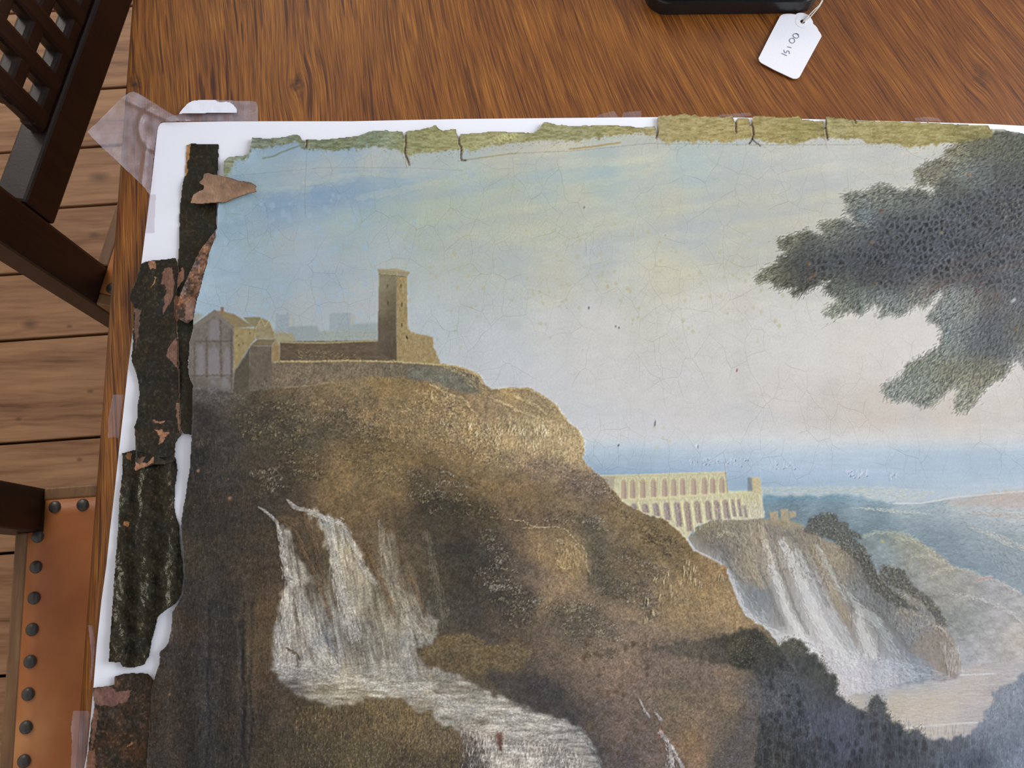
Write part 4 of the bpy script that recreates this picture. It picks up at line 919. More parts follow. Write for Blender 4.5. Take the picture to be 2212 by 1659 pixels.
def paint_near_falls():
    G = [(606, 1180, (140, 132, 116)), (625, 1240, (150, 140, 122)), (610, 1300, (148, 138, 122)), (640, 1300, (170, 158, 134)), (600, 1380, (140, 134, 126)), (640, 1380, (160, 150, 132)), (700, 1330, (132, 128, 116)), (690, 1280, (118, 110, 92)), (730, 1220, (168, 154, 124)), (720, 1150, (156, 148, 126)), (760, 1280, (160, 148, 122)), (740, 1370, (136, 132, 122)), (800, 1380, (142, 134, 114)), (820, 1300, (134, 122, 96)),
         (700, 1400, (132, 132, 128)), (680, 1450, (166, 156, 136)), (620, 1440, (146, 142, 138)), (640, 1480, (128, 124, 116)), (700, 1500, (142, 134, 112)), (760, 1490, (168, 156, 128)), (820, 1470, (170, 162, 140)), (880, 1490, (158, 150, 132)), (850, 1430, (140, 134, 118)), (900, 1440, (134, 130, 120)), (950, 1480, (150, 144, 126)), (980, 1540, (160, 152, 136)), (1050, 1540, (150, 144, 128)), (1100, 1560, (162, 154, 138)), (1150, 1570, (152, 144, 128)), (1200, 1580, (146, 140, 128)), (1050, 1600, (176, 164, 150)), (1150, 1630, (182, 172, 156)), (1100, 1650, (180, 170, 154)), (1230, 1630, (140, 132, 120)), (1020, 1640, (110, 96, 84))]
    F = field(G, 8, 2)
    lower = [(616, 1262), (640, 1250), (700, 1230), (770, 1220), (850, 1240), (900, 1300), (945, 1350), (930, 1385), (900, 1410), (912, 1430), (960, 1445), (1000, 1465), (1060, 1495), (1110, 1520), (1170, 1540), (1230, 1560), (1270, 1590), (1290, 1640), (1300, 1740), (1000, 1740), (1010, 1640), (990, 1580), (950, 1558), (900, 1532), (850, 1505), (790, 1515), (740, 1528), (690, 1518), (640, 1498), (605, 1475), (590, 1440), (592, 1390), (598, 1320)]
    P_spray = [(800, 1130), (860, 1120), (940, 1150), (970, 1300), (960, 1380), (880, 1400), (820, 1300)]
    F = F * 1.10
    def veil(poly, al, soft, seed, top=None):
        (a, b, c, d), mk = polymask(poly, soft, 9, 16, seed)
        w, h = c - a, d - b
        st = noise(w, h, 9, 60, 3, seed + 1) * .8 + noise(w, h, 3.2, 26, 2, seed + 2) * .5
        sh = (np.arange(h)[:, None] * .20).astype(int)
        st = np.take_along_axis(st, (np.arange(w)[None, :] - sh) % w, 1)
        hz = noise(w, h, 40, 7, 3, seed + 3)
        fl = np.clip((YY[b:d, a:c] - 1430) / 50, 0, 1)
        tex = st * (1 - fl) + hz * fl
        m = mk * np.clip(al + .30 * tex, .05, .97)
        if top is not None:
            m = m * np.maximum(np.clip((YY[b:d, a:c] - top) / 110, 0, 1), np.clip((655 - XX[b:d, a:c]) / 30, 0, 1))
        C = F[b:d, a:c] * (1 + .10 * tex)[..., None]
        PAINT[b:d, a:c] = PAINT[b:d, a:c] * (1 - m[..., None]) + C * m[..., None]
        RELIEF[b:d, a:c] += .08 * m
    veil(lower, .80, 3, 81, 1205)
    veil([(600, 1150), (612, 1130), (640, 1190), (660, 1230), (680, 1260), (620, 1270), (612, 1220)], .78, 3, 182)
    veil([(640, 1098), (690, 1105), (745, 1135), (765, 1170), (790, 1230), (812, 1310), (742, 1330), (715, 1230), (700, 1150), (670, 1110)], .82, 3, 183)
    veil([(805, 1140), (850, 1150), (880, 1220), (930, 1330), (940, 1385), (880, 1400), (840, 1300)], .30, 8, 184)
    W = [(214, 204, 184), (186, 176, 156), (156, 152, 146), (232, 226, 212), (126, 118, 104)]
    stream([(560, 1096), (580, 1110), (598, 1128), (606, 1160), (612, 1200), (620, 1245), (640, 1256)], 1.5, 10, W, 420, .65, 12, 1, .12)
    stream([(622, 1082), (640, 1098), (670, 1104), (700, 1118), (740, 1132)], 3, 7, W, 380, .65, 12, 1, .12)
    stream([(700, 1120), (716, 1160), (724, 1220), (740, 1290), (770, 1380)], 8, 18, W, 1100, .55, 18, 1, .12)
    stream([(740, 1135), (765, 1180), (780, 1220), (810, 1260)], 8, 6, W, 420, .5, 14, 1, .1)
    stream([(625, 1260), (618, 1320), (614, 1400), (620, 1450)], 10, 18, W, 1000, .55, 20, 1, .12)
    stream([(640, 1260), (660, 1330), (690, 1400), (720, 1450)], 10, 24, W, 1000, .5, 20, 1, .1)
    stream([(820, 1130), (830, 1180), (850, 1250), (880, 1330), (920, 1390)], 6, 22, [(160, 152, 132), (126, 114, 90), (92, 76, 54), (190, 184, 170)], 900, .4, 16, 1, .08)
    stream([(920, 1150), (935, 1220), (950, 1290), (960, 1350)], 8, 14, [(126, 114, 90), (96, 82, 58), (140, 130, 108)], 420, .35, 16)
    stream([(600, 1440), (680, 1460), (780, 1480), (900, 1490), (1000, 1530), (1100, 1550), (1220, 1570)], 16, 16, W, 2300, .4, 16, 1, .12)
    stream([(640, 1460), (700, 1450), (780, 1450), (900, 1460)], 18, 14, [(150, 146, 140), (176, 168, 150), (120, 112, 96)], 900, .35, 12, 1, .1)
    # brown rock ribs between the falls
    for path, w in [([(612, 1130), (640, 1150), (660, 1200), (680, 1240), (700, 1290), (716, 1340)], 7), ([(655, 1110), (675, 1160), (690, 1210), (700, 1260)], 9), ([(790, 1180), (815, 1240), (840, 1290), (850, 1330)], 9), ([(880, 1230), (900, 1280), (920, 1330)], 7), ([(600, 1120), (612, 1120), (640, 1130)], 8)]:
        stream(path, w * .6, w, [(98, 70, 42), (122, 88, 52), (70, 54, 38), (140, 104, 62)], 45 * w, .5, 14, 1, .1)
    stream([(700, 1360), (716, 1400), (730, 1430)], 7, 9, [(96, 96, 94), (120, 120, 118)], 240, .5, 14)
    stream([(860, 1240), (880, 1290), (910, 1340), (930, 1370)], 8, 8, [(92, 72, 48), (116, 92, 60)], 220, .4, 14)
    # little ledge of rock in the basin
    fill([(905, 1405), (930, 1395), (960, 1372), (1010, 1368), (1045, 1385), (1040, 1395), (1120, 1392), (1150, 1410), (1130, 1440), (1080, 1460), (1010, 1455), (960, 1450), (920, 1430)], (104, 84, 50), .85, 2, 4, 9, 85, 14, (5, 5), None, .1)
    for path in [[(965, 1378), (1010, 1372), (1030, 1385), (1050, 1390)], [(1030, 1405), (1060, 1395), (1110, 1395), (1150, 1410)], [(1095, 1432), (1120, 1422), (1165, 1430)], [(910, 1412), (930, 1405), (960, 1400)]]:
        line(path, (144, 118, 74), 1, .55, .15, 2.5)
    fill([(1040, 1450), (1100, 1450), (1170, 1460), (1230, 1500), (1260, 1550), (1210, 1555), (1140, 1525), (1070, 1490)], (66, 60, 56), .75, 8, 8, 16, 86, 8)
    stream([(620, 1400), (640, 1412), (648, 1425)], 3, 5, [(70, 58, 46), (96, 70, 46)], 60, .7, 8)
    # the lowest leap
    stream([(1000, 1570), (1050, 1575), (1120, 1585), (1200, 1600)], 8, 14, [(214, 206, 190), (170, 160, 146), (190, 178, 160)], 600, .5, 12, 1, .15)
    q = inpoly([(1000, 1585), (1100, 1600), (1200, 1610), (1260, 1640), (1270, 1740), (1040, 1740), (1010, 1640)], 2200)
    strokes(q, 1.7 + rng.normal(0, .25, 2200), rng.uniform(7, 20, 2200), pick([(220, 208, 192), (196, 184, 166), (160, 150, 138), (124, 112, 102)], 2200), .5, 1, .2)
    fill([(996, 1585), (1040, 1590), (1046, 1740), (1000, 1740)], (74, 64, 56), .6, 5, 6, 10, 87, 8)
    fill([(1072, 1580), (1086, 1585), (1084, 1625), (1074, 1612)], (110, 66, 48), .85, 2, 2, 6, 88)
    q = inpoly([(995, 1575), (1060, 1590), (1060, 1740), (1000, 1740)], 300); strokes(q, 1.5 + rng.normal(0, .3, 300), 14, pick([(206, 200, 190), (60, 52, 48), (150, 140, 130)], 300), .6, 1, .15)
    stream([(1240, 1560), (1270, 1600), (1300, 1660), (1320, 1720)], 5, 8, [(96, 108, 112), (170, 172, 170), (60, 66, 68)], 200, .45, 12)


def paint_buildings():
    # hazy town behind
    fill([(592, 712), (640, 703), (684, 704), (690, 716), (725, 712), (750, 700), (772, 699), (818, 698), (818, 740), (600, 740)], (154, 162, 156), .85, 2, 2, 8, 91, 6)
    fill([(596, 677), (601, 676), (603, 680), (618, 680), (622, 672), (624, 678), (634, 680), (634, 708), (626, 714), (596, 716)], (152, 165, 174), .9, 1, 0, 5, 92, 5)
    fill([(624, 680), (634, 681), (634, 704), (625, 706)], (186, 184, 178), .9, 1)
    fill([(712, 679), (717, 676), (757, 676), (768, 682), (766, 700), (756, 712), (712, 712)], (156, 168, 174), .9, 1, 0, 5, 93, 5)
    fill([(757, 678), (768, 683), (766, 700), (757, 706)], (186, 182, 172), .8, 1)
    fill([(622, 706), (684, 704), (690, 722), (670, 738), (622, 736)], (150, 160, 160), .8, 1, 1, 6, 94)
    fill([(745, 702), (818, 699), (818, 716), (745, 716)], (158, 168, 168), .7, 1)
    strokes(inpoly([(680, 720), (740, 712), (818, 720), (818, 738), (680, 738)], 260), 0, 5, pick([(186, 180, 140), (140, 146, 130), (170, 170, 150)], 260), .5, 1, .06)
    fill([(592, 718), (630, 720), (642, 737), (604, 742), (592, 735)], (158, 146, 108), .85, 2, 2, 6, 95, 8)
    # tower
    fill([(604, 738), (818, 735), (858, 740), (858, 782), (604, 780)], (98, 82, 62), 1, 1, 1, 6, 96, 9, (8, 5))
    line([(604, 739), (700, 741), (760, 738), (816, 736)], (176, 162, 112), 2, .7, .08)
    strokes(inpoly([(640, 752), (700, 758), (780, 768), (780, 778), (640, 776)], 230), .3, 4, pick([(176, 152, 92), (140, 116, 70), (64, 54, 42)], 230), .6, 1, .1)
    T = field([(820, 600, (138, 128, 100)), (850, 600, (128, 116, 86)), (820, 660, (126, 116, 90)), (850, 660, (104, 90, 64)), (835, 700, (92, 80, 60)), (820, 730, (96, 84, 66)), (850, 760, (84, 71, 53))], 6, 2)
    fill([(818.5, 592), (857, 594), (857, 781), (817, 760), (816.5, 700)], None, 1, 1, 0, 5, 97, 6, (6, 6), T)
    fill([(856.5, 593), (879, 596), (880, 650), (880.5, 708), (888, 717), (905, 722), (920, 724), (935, 728), (936, 750), (942, 758), (949, 778), (952, 788), (857, 783)], (156, 134, 90), 1, 1, .8, 6, 98, 12, (6, 6), None, .08)
    fill([(815.5, 582), (856, 580.5), (886.5, 588), (880, 597), (857, 595.5), (819, 593)], (152, 140, 106), 1, 1, 0, 5, 99, 4, (5, 5), None, .1)
    fill([(815.5, 582), (856, 580.5), (886.5, 588), (858, 586)], (168, 154, 116), .8, 1)
    line([(819, 593), (857, 596), (879, 598)], (104, 92, 66), 1, .7); line([(857, 582), (858, 594)], (186, 170, 120), 1, .6); line([(856.8, 597), (857, 690), (857, 780)], (104, 86, 60), 1, .6)
    for x, y in [(837, 618), (838, 655), (866, 617), (868, 658), (868, 702)]:
        strokes([(x, y)], 1.57, 10, (82, 68, 46), .8, 2)
    strokes([(879, 729)], 1.2, 9, (50, 30, 26), 1, 2)
    strokes(inpoly([(860, 600), (878, 600), (880, 700), (940, 735), (948, 785), (860, 780)], 520), 1.5 + rng.normal(0, .7, 520), 5, pick([(184, 158, 104), (132, 108, 68), (170, 140, 88), (186, 150, 96)], 520), .45, 1, .1)
    # long retaining wall and terrace edge
    fill([(540, 800), (587, 782), (755, 780), (856, 782), (954, 789), (1000, 800), (1030, 815), (1040, 850), (1000, 850), (960, 832), (912, 820), (850, 814), (800, 812), (740, 822), (702, 829), (650, 834), (610, 838), (540, 844)], (118, 101, 74), .95, 2, 1.5, 8, 101, 9, (7, 9))
    fill([(880, 790), (954, 793), (1005, 806), (1020, 822), (1030, 850), (985, 845), (930, 826), (880, 818)], (112, 110, 88), .85, 4, 4, 8, 102, 10)
    strokes(inpoly([(600, 786), (920, 790), (900, 815), (700, 824), (600, 832)], 700), 1.5, 8, pick([(96, 82, 62), (140, 118, 84), (126, 116, 94)], 700), .35, 1, .04)
    line([(590, 781), (660, 781), (755, 779), (850, 781), (950, 788), (985, 791), (1018, 802), (1038, 813)], (190, 166, 106), 2, .8, .14, .8)
    strokes(inpoly([(950, 790), (1000, 795), (1040, 815), (1045, 840), (1010, 835), (1000, 812)], 260), .7, 6, pick([(206, 178, 116), (176, 148, 90), (150, 128, 84)], 260), .6, 1, .16)
    # small building
    fill([(540, 747), (557, 732), (596, 733), (587, 748)], (122, 106, 76), 1, 1, 0, 5, 103, 6)
    fill([(540, 747), (588, 748), (588, 840), (540, 844)], (106, 92, 76), 1, 1, .5, 5, 104, 8, (7, 9))
    fill([(587, 748), (596, 733), (604, 746), (604, 778), (587, 784)], (152, 126, 84), 1, 1, .5, 5, 105, 8)
    # houses
    fill([(528, 688), (545, 684), (563, 686), (575, 690), (583, 696), (592, 718), (594, 732), (552, 732), (550, 708)], (148, 134, 98), 1, 1, .6, 5, 106, 9)
    fill([(526, 686), (563, 686), (554, 706), (540, 700)], (134, 126, 92), 1, 1, 0, 5, 107, 5)
    line([(552, 710), (564, 687), (572, 706), (580, 692), (590, 716)], (184, 168, 118), 1, .8, .1)
    fill([(504, 706), (552, 710), (552, 732), (541, 745), (504, 806)], (156, 136, 92), 1, 1, .5, 5, 108, 9)
    fill([(504, 806), (541, 748), (541, 845), (502, 848)], (86, 77, 60), 1, 2, 1, 6, 109, 8)
    fill([(464, 670), (478, 672), (505, 678), (549, 706), (505, 708)], (140, 122, 86), 1, 1, .5, 5, 110, 7, (5, 4))
    fill([(477, 664), (484, 664), (484, 678), (477, 676)], (140, 110, 86), 1, 1)
    fill([(408, 712), (416, 703), (464, 669), (505, 706), (504, 848), (404, 838)], (116, 106, 98), 1, 1, .6, 6, 111, 8, (6, 8))
    fill([(420, 700), (464, 671), (502, 704), (502, 712), (464, 682), (424, 708)], (128, 118, 104), .8, 1)
    for x, y0, y1, w in [(434, 745, 812, 8), (462, 750, 815, 12), (490, 752, 812, 7), (464, 690, 735, 12), (486, 815, 842, 8), (460, 822, 850, 9)]:
        fill([(x - w, y1), (x - w, y0 + 8), (x - w * .4, y0), (x + w * .4, y0), (x + w, y0 + 8), (x + w, y1)], (134, 128, 130), .75, 2, 1, 5, int(x))
    for path in [[(446, 730), (447, 815)], [(476, 690), (478, 815)], [(424, 738), (500, 736)], [(412, 812), (500, 811)], [(420, 742), (420, 835)], [(500, 712), (500, 840)]]:
        line(path, (86, 76, 62), 2, .5, 0, 1)
    fill([(404, 820), (440, 822), (500, 842), (500, 870), (404, 870)], (92, 84, 74), .6, 5, 4, 10, 112, 8)
    fill([(408, 690), (424, 676), (440, 680), (420, 700), (408, 708)], (150, 146, 116), .7, 2, 2, 6, 113)
    line([(610, 838), (660, 834), (720, 826)], (150, 128, 84), 2, .5, .08)
    for x, y in [(512, 725), (525, 742), (516, 745), (540, 720)]:
        strokes([(x, y)], 1.57, 5, (90, 72, 50), .7, 2)


def paint_thicket():
    B = [(1400, 1400), (1470, 1385), (1560, 1375), (1590, 1362), (1640, 1358), (1655, 1372), (1665, 1392), (1685, 1398), (1695, 1382), (1715, 1380), (1735, 1392), (1752, 1412), (1768, 1416), (1786, 1440), (1784, 1452), (1802, 1458), (1809, 1472), (1804, 1490), (1818, 1510), (1838, 1520), (1850, 1535), (1868, 1532), (1880, 1538), (1882, 1512), (1893, 1502), (1906, 1510), (1918, 1535), (1925, 1558), (1945, 1562), (1958, 1582), (1985, 1574), (2000, 1592), (2050, 1598), (2100, 1585), (2120, 1560), (2140, 1520), (2150, 1485), (2180, 1478), (2212, 1452), (2310, 1430), (2310, 1760), (1640, 1760), (1630, 1640), (1640, 1560), (1650, 1500), (1630, 1450), (1590, 1440), (1540, 1430)]
    F = field([(1480, 1400, (96, 84, 66)), (1580, 1390, (70, 64, 46)), (1640, 1380, (62, 57, 44)), (1560, 1420, (84, 74, 58)), (1620, 1430, (58, 54, 44)), (1680, 1420, (60, 58, 50)), (1710, 1395, (78, 74, 58)), (1660, 1480, (78, 78, 80)), (1700, 1470, (80, 82, 88)), (1740, 1440, (62, 64, 62)), (1780, 1460, (66, 68, 58)), (1740, 1500, (72, 78, 88)), (1790, 1500, (60, 62, 64)), (1680, 1530, (80, 84, 92)), (1660, 1580, (64, 64, 66)), (1750, 1560, (62, 70, 90)), (1820, 1550, (70, 78, 104)), (1860, 1560, (66, 72, 92)), (1900, 1540, (66, 70, 74)),
               (1680, 1640, (52, 55, 56)), (1760, 1640, (50, 56, 70)), (1840, 1620, (64, 74, 104)), (1860, 1660, (44, 46, 56)), (1930, 1600, (54, 60, 70)), (1980, 1620, (56, 64, 76)), (1930, 1660, (56, 62, 74)), (2000, 1600, (84, 90, 98)), (2060, 1610, (84, 94, 110)), (2060, 1650, (72, 84, 110)), (2130, 1590, (110, 124, 146)), (2150, 1540, (126, 140, 160)), (2200, 1500, (130, 142, 160)), (2120, 1650, (62, 76, 104)), (2180, 1620, (96, 114, 148)), (2200, 1570, (112, 128, 152)), (2212, 1655, (120, 140, 180)), (2290, 1600, (110, 126, 150)), (1900, 1720, (50, 56, 66)), (2200, 1720, (90, 108, 140))], 8, 2)
    F = F * .94  # blue-grey towards the lower right is window sheen painted into the pigment
    fill(B, None, .95, 2, 7, 10, 121, 9, (7, 9), F, .06)
    a, b, c, d = clampbox(1600, 1380, 2310, 1740)
    e, f1 = cells(a, b, c, d, 17, 5, 1.5)
    nz = noise(c - a, d - b, 70, 60, 2, 77)
    inside = polymask(B, 5)
    mk = np.zeros((PH, PW), np.float32); mk[inside[0][1]:inside[0][3], inside[0][0]:inside[0][2]] = inside[1]
    m = np.clip((.42 - f1) * 4, 0, 1) * np.clip(nz * 1.3 + .55, 0, 1) * np.clip((YY[b:d, a:c] - 1400) / 60, 0, 1) * np.clip((2180 - XX[b:d, a:c]) / 200, .15, 1) * mk[b:d, a:c] * .62
    PAINT[b:d, a:c] = PAINT[b:d, a:c] * (1 - m[..., None]) + col((30, 29, 34)) * m[..., None]
    n = 7000
    q = inpoly(B, n); cc = F[np.clip((q[:, 1] - V0).astype(int), 0, PH - 1), np.clip((q[:, 0] - U0).astype(int), 0, PW - 1)]
    strokes(q, 1.45 + rng.normal(0, .4, n), rng.uniform(3, 10, n), cc * rng.choice([.6, .75, 1.2, 1.35], n)[:, None], .4, 1, .05)
    strokes(inpoly([(1640, 1480), (1860, 1540), (2212, 1600), (2212, 1740), (1640, 1740)], 1500), 1.55 + rng.normal(0, .1, 1500), rng.uniform(14, 34, 1500), pick([(96, 108, 134), (40, 44, 56), (112, 124, 148)], 1500), .2, 1, .02)
    edge = B[4:32]
    q, an, _ = along(edge, 1100); strokes(q + rng.normal(0, 5, q.shape), rng.uniform(0, 3, 1100), 4, pick([(54, 52, 40), (96, 92, 58), (70, 66, 56), (128, 118, 70)], 1100), .6, 1, .1)
    strokes(inpoly([(1700, 1380), (1745, 1395), (1740, 1420), (1700, 1410)], 90), rng.uniform(0, 3, 90), 3, (140, 130, 76), .6, 1, .1)
    strokes(inpoly([(1580, 1375), (1650, 1375), (1640, 1440), (1570, 1440)], 300), rng.uniform(0, 3, 300), 3.5, pick([(110, 104, 52), (150, 138, 70), (40, 38, 28)], 300), .6, 1, .1)
    # far bushes on the ridge of the falls
    D = [(84, 80, 68), (64, 62, 54), (150, 138, 98), (176, 164, 118), (56, 56, 52)]
    for poly, nn in [([(1738, 1148), (1748, 1120), (1765, 1112), (1785, 1106), (1805, 1108), (1815, 1125), (1832, 1128), (1838, 1145), (1855, 1150), (1862, 1165), (1840, 1160), (1800, 1165), (1780, 1160)], 420), ([(1790, 1160), (1840, 1158), (1872, 1185), (1885, 1225), (1850, 1210), (1820, 1185)], 360), ([(1898, 1245), (1905, 1218), (1930, 1225), (1955, 1232), (1970, 1260), (1990, 1280), (2010, 1290), (2035, 1325), (2050, 1355), (2030, 1350), (2000, 1310), (1960, 1280), (1920, 1262)], 620), ([(1850, 1185), (1880, 1200), (1900, 1250), (1960, 1300), (1990, 1320), (1940, 1310), (1880, 1270)], 320)]:
        fill(poly, (82, 80, 70), .85, 2, 4, 7, nn, 12, (5, 5), None, .08)
        strokes(inpoly(poly, nn), .9 + rng.normal(0, .6, nn), 5, pick(D, nn), .6, 1, .14, bend=.8)


TREE = [(2310, 292), (2212, 286), (2150, 284), (2110, 288), (2082, 300), (2066, 318), (2045, 326), (2050, 336), (2078, 338), (2060, 348), (2030, 346), (2002, 358), (1978, 376), (1992, 384), (1985, 398), (2010, 394), (2032, 404), (2022, 418), (2012, 428), (1995, 416), (1972, 410), (1945, 418), (1930, 412), (1903, 402), (1882, 412), (1870, 424), (1850, 418), (1826, 424), (1832, 436), (1852, 440), (1832, 452), (1850, 464), (1848, 474), (1882, 486), (1886, 498),
        (1866, 488), (1840, 486), (1812, 476), (1792, 484), (1775, 484), (1784, 498), (1796, 508), (1780, 512), (1756, 508), (1738, 504), (1718, 512), (1684, 522), (1690, 534), (1704, 538), (1702, 552), (1682, 560), (1688, 572), (1664, 580), (1646, 592), (1637, 606), (1662, 604), (1680, 608), (1680, 620), (1708, 616), (1722, 624), (1714, 634), (1736, 630), (1752, 616), (1780, 606), (1802, 602), (1784, 626), (1806, 636), (1822, 646), (1800, 664), (1785, 672), (1800, 682),
        (1824, 672), (1842, 664), (1856, 676), (1870, 664), (1888, 652), (1910, 660), (1904, 682), (1922, 672), (1944, 678), (1964, 664), (1982, 652), (1996, 660), (2012, 640), (2036, 622), (2046, 630), (2030, 660), (2008, 688), (2034, 700), (2042, 720), (2034, 752), (2012, 764), (1990, 778), (1964, 790), (1956, 812), (1932, 828), (1914, 834), (1912, 850), (1938, 862), (1960, 858), (1988, 870), (2010, 874), (2028, 856), (2046, 838), (2066, 824), (2076, 842), (2070, 868), (2068, 884), (2086, 884), (2104, 864), (2124, 836), (2140, 820), (2164, 814), (2186, 782), (2200, 776), (2212, 798), (2260, 800), (2310, 780)]


def paint_tree():
    F = field([(2120, 300, (88, 88, 60)), (2200, 320, (76, 78, 62)), (2060, 330, (122, 114, 84)), (2080, 370, (104, 108, 98)), (2020, 370, (112, 108, 86)), (1995, 380, (120, 114, 94)), (2060, 410, (72, 76, 68)), (2120, 380, (84, 90, 88)), (2190, 380, (60, 60, 58)), (2030, 440, (86, 92, 92)), (1990, 440, (84, 88, 84)), (1900, 425, (108, 112, 100)), (1860, 430, (116, 120, 108)), (1930, 440, (98, 104, 96)), (1870, 450, (86, 96, 100)), (1880, 470, (96, 106, 112)), (1920, 470, (70, 74, 78)),
               (1980, 480, (72, 76, 82)), (2060, 470, (72, 76, 82)), (2120, 460, (62, 64, 68)), (2190, 460, (56, 54, 52)), (1800, 490, (108, 108, 94)), (1830, 500, (90, 92, 88)), (1850, 520, (78, 80, 80)), (1720, 520, (104, 104, 82)), (1740, 540, (68, 70, 66)), (1790, 530, (84, 86, 82)), (1700, 560, (80, 80, 66)), (1660, 595, (114, 112, 90)), (1700, 600, (82, 80, 62)), (1740, 580, (56, 56, 52)), (1760, 600, (66, 66, 58)), (1800, 560, (62, 66, 70)), (1850, 570, (58, 62, 66)), (1900, 520, (68, 72, 78)), (1900, 560, (46, 48, 52)), (1950, 560, (44, 48, 58)), (2000, 530, (56, 60, 68)), (2000, 570, (50, 54, 62)),
               (2060, 530, (58, 64, 76)), (2100, 540, (52, 56, 62)), (2150, 520, (56, 58, 62)), (2200, 540, (62, 64, 70)), (1950, 600, (52, 52, 54)), (1880, 600, (50, 50, 48)), (1820, 600, (74, 78, 70)), (1840, 630, (86, 92, 80)), (1880, 640, (104, 112, 106)), (1800, 670, (138, 144, 128)), (1930, 640, (98, 106, 106)), (1920, 670, (132, 140, 134)), (1980, 620, (92, 90, 84)), (2000, 650, (128, 132, 122)), (2030, 600, (86, 78, 72)), (2080, 590, (76, 70, 70)), (2140, 590, (66, 64, 68)), (2200, 600, (72, 74, 80)), (2060, 640, (116, 122, 120)), (2050, 680, (118, 126, 124)), (2100, 660, (110, 112, 104)), (2150, 650, (84, 78, 74)), (2200, 650, (84, 84, 90)),
               (2060, 720, (112, 122, 122)), (2110, 720, (92, 100, 100)), (2150, 700, (70, 74, 82)), (2200, 710, (78, 80, 72)), (2060, 760, (108, 116, 108)), (2120, 740, (70, 80, 88)), (2170, 760, (70, 74, 76)), (2000, 800, (118, 124, 108)), (2060, 800, (110, 110, 86)), (2120, 790, (96, 96, 78)), (1960, 830, (122, 130, 120)), (1930, 845, (136, 146, 142)), (2000, 850, (126, 132, 120)), (2080, 860, (142, 142, 126)), (2120, 820, (128, 124, 102)), (2160, 800, (120, 118, 98)), (2210, 780, (130, 130, 130)), (2290, 600, (70, 72, 78))], 8, 2.2)
    fill(TREE, None, .82, 2, 7, 9, 131, 12, (7, 7), F, .08)
    # frayed leaf tips hanging left and downwards along the outline
    def at_field(q):
        return F[np.clip((q[:, 1] - V0).astype(int), 0, PH - 1), np.clip((q[:, 0] - U0).astype(int), 0, PW - 1)]
    def hang(q):
        return np.where(q[:, 1] > 620, 2.3, 2.72) + rng.normal(0, .3, len(q))
    q, an, t = along(TREE[4:-4], 4200)
    q = q + rng.normal(0, 5, q.shape); cc = at_field(q)
    strokes(q, hang(q), rng.uniform(7, 14, len(q)), cc * rng.choice([.5, .62, .8], len(q))[:, None], .62, 1, .1)
    q, an, t = along(TREE[4:-4], 2600)
    q = q + rng.normal(0, 6, q.shape); cc = at_field(q)
    strokes(q, hang(q), rng.uniform(6, 11, len(q)), cc * .75 + col((52, 52, 40)), .7, 1, .16)
    n = 9000
    q = inpoly(TREE, n); strokes(q, hang(q), rng.uniform(6, 13, n), at_field(q) * rng.choice([.42, .55, .7], n)[:, None], .55, 1, .06)
    q = inpoly(TREE, n); cc = at_field(q); lt = np.clip((cc.sum(1) - 190) / 110, .12, 1)[:, None]
    strokes(q, hang(q), rng.uniform(5, 11, n), cc * (1 + .45 * lt) + lt * col((26, 26, 14)), .55, 1, .14)
    # bloomed varnish and its mirrored sheen painted in: grey-blue net around dark islands
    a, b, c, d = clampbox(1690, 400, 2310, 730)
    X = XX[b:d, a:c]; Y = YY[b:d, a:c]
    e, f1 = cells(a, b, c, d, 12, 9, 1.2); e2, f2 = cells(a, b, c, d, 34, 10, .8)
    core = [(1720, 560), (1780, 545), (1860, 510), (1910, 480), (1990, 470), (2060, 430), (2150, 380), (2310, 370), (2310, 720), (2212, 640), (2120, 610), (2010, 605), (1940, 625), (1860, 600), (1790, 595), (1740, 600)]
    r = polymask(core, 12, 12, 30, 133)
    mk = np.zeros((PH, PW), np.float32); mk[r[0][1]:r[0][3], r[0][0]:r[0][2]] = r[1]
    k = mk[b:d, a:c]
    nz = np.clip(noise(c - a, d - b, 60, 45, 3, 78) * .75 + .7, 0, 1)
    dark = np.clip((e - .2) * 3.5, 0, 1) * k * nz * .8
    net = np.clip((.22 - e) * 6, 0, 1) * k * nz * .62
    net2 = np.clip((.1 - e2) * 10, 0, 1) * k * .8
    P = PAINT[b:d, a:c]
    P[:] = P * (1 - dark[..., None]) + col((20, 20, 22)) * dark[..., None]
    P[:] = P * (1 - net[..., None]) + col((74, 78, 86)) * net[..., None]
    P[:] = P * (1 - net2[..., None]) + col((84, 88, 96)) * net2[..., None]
    GLOSS[b:d, a:c] = GLOSS[b:d, a:c] * (1 - k) + .5 * k
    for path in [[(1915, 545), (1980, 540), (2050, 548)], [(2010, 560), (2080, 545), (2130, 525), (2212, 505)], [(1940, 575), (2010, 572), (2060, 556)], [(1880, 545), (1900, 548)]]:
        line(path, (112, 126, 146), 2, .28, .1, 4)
    # branches with rusty light
    line([(2310, 520), (2160, 545), (2100, 560), (2050, 570)], (96, 78, 74), 4, .45, 0, 2)
    line([(2240, 560), (2120, 590), (2040, 610), (1990, 640)], (104, 80, 72), 4, .45, 0, 2)
    for x, y, c in [(1903, 455, (160, 96, 60)), (2092, 376, (176, 110, 66)), (1745, 570, (170, 120, 56)), (1750, 598, (160, 110, 60)), (1758, 592, (150, 104, 58)), (1882, 523, (150, 100, 70)), (2110, 630, (110, 60, 50)), (2156, 638, (110, 56, 46)), (2120, 610, (100, 60, 56)), (1890, 612, (130, 96, 60)), (2032, 502, (150, 140, 60)), (2036, 485, (90, 84, 70)), (2195, 712, (150, 120, 60))]:
        strokes([(x, y), (x + 2, y + 1)], 2.4, 8, c, .45, 3, .1)
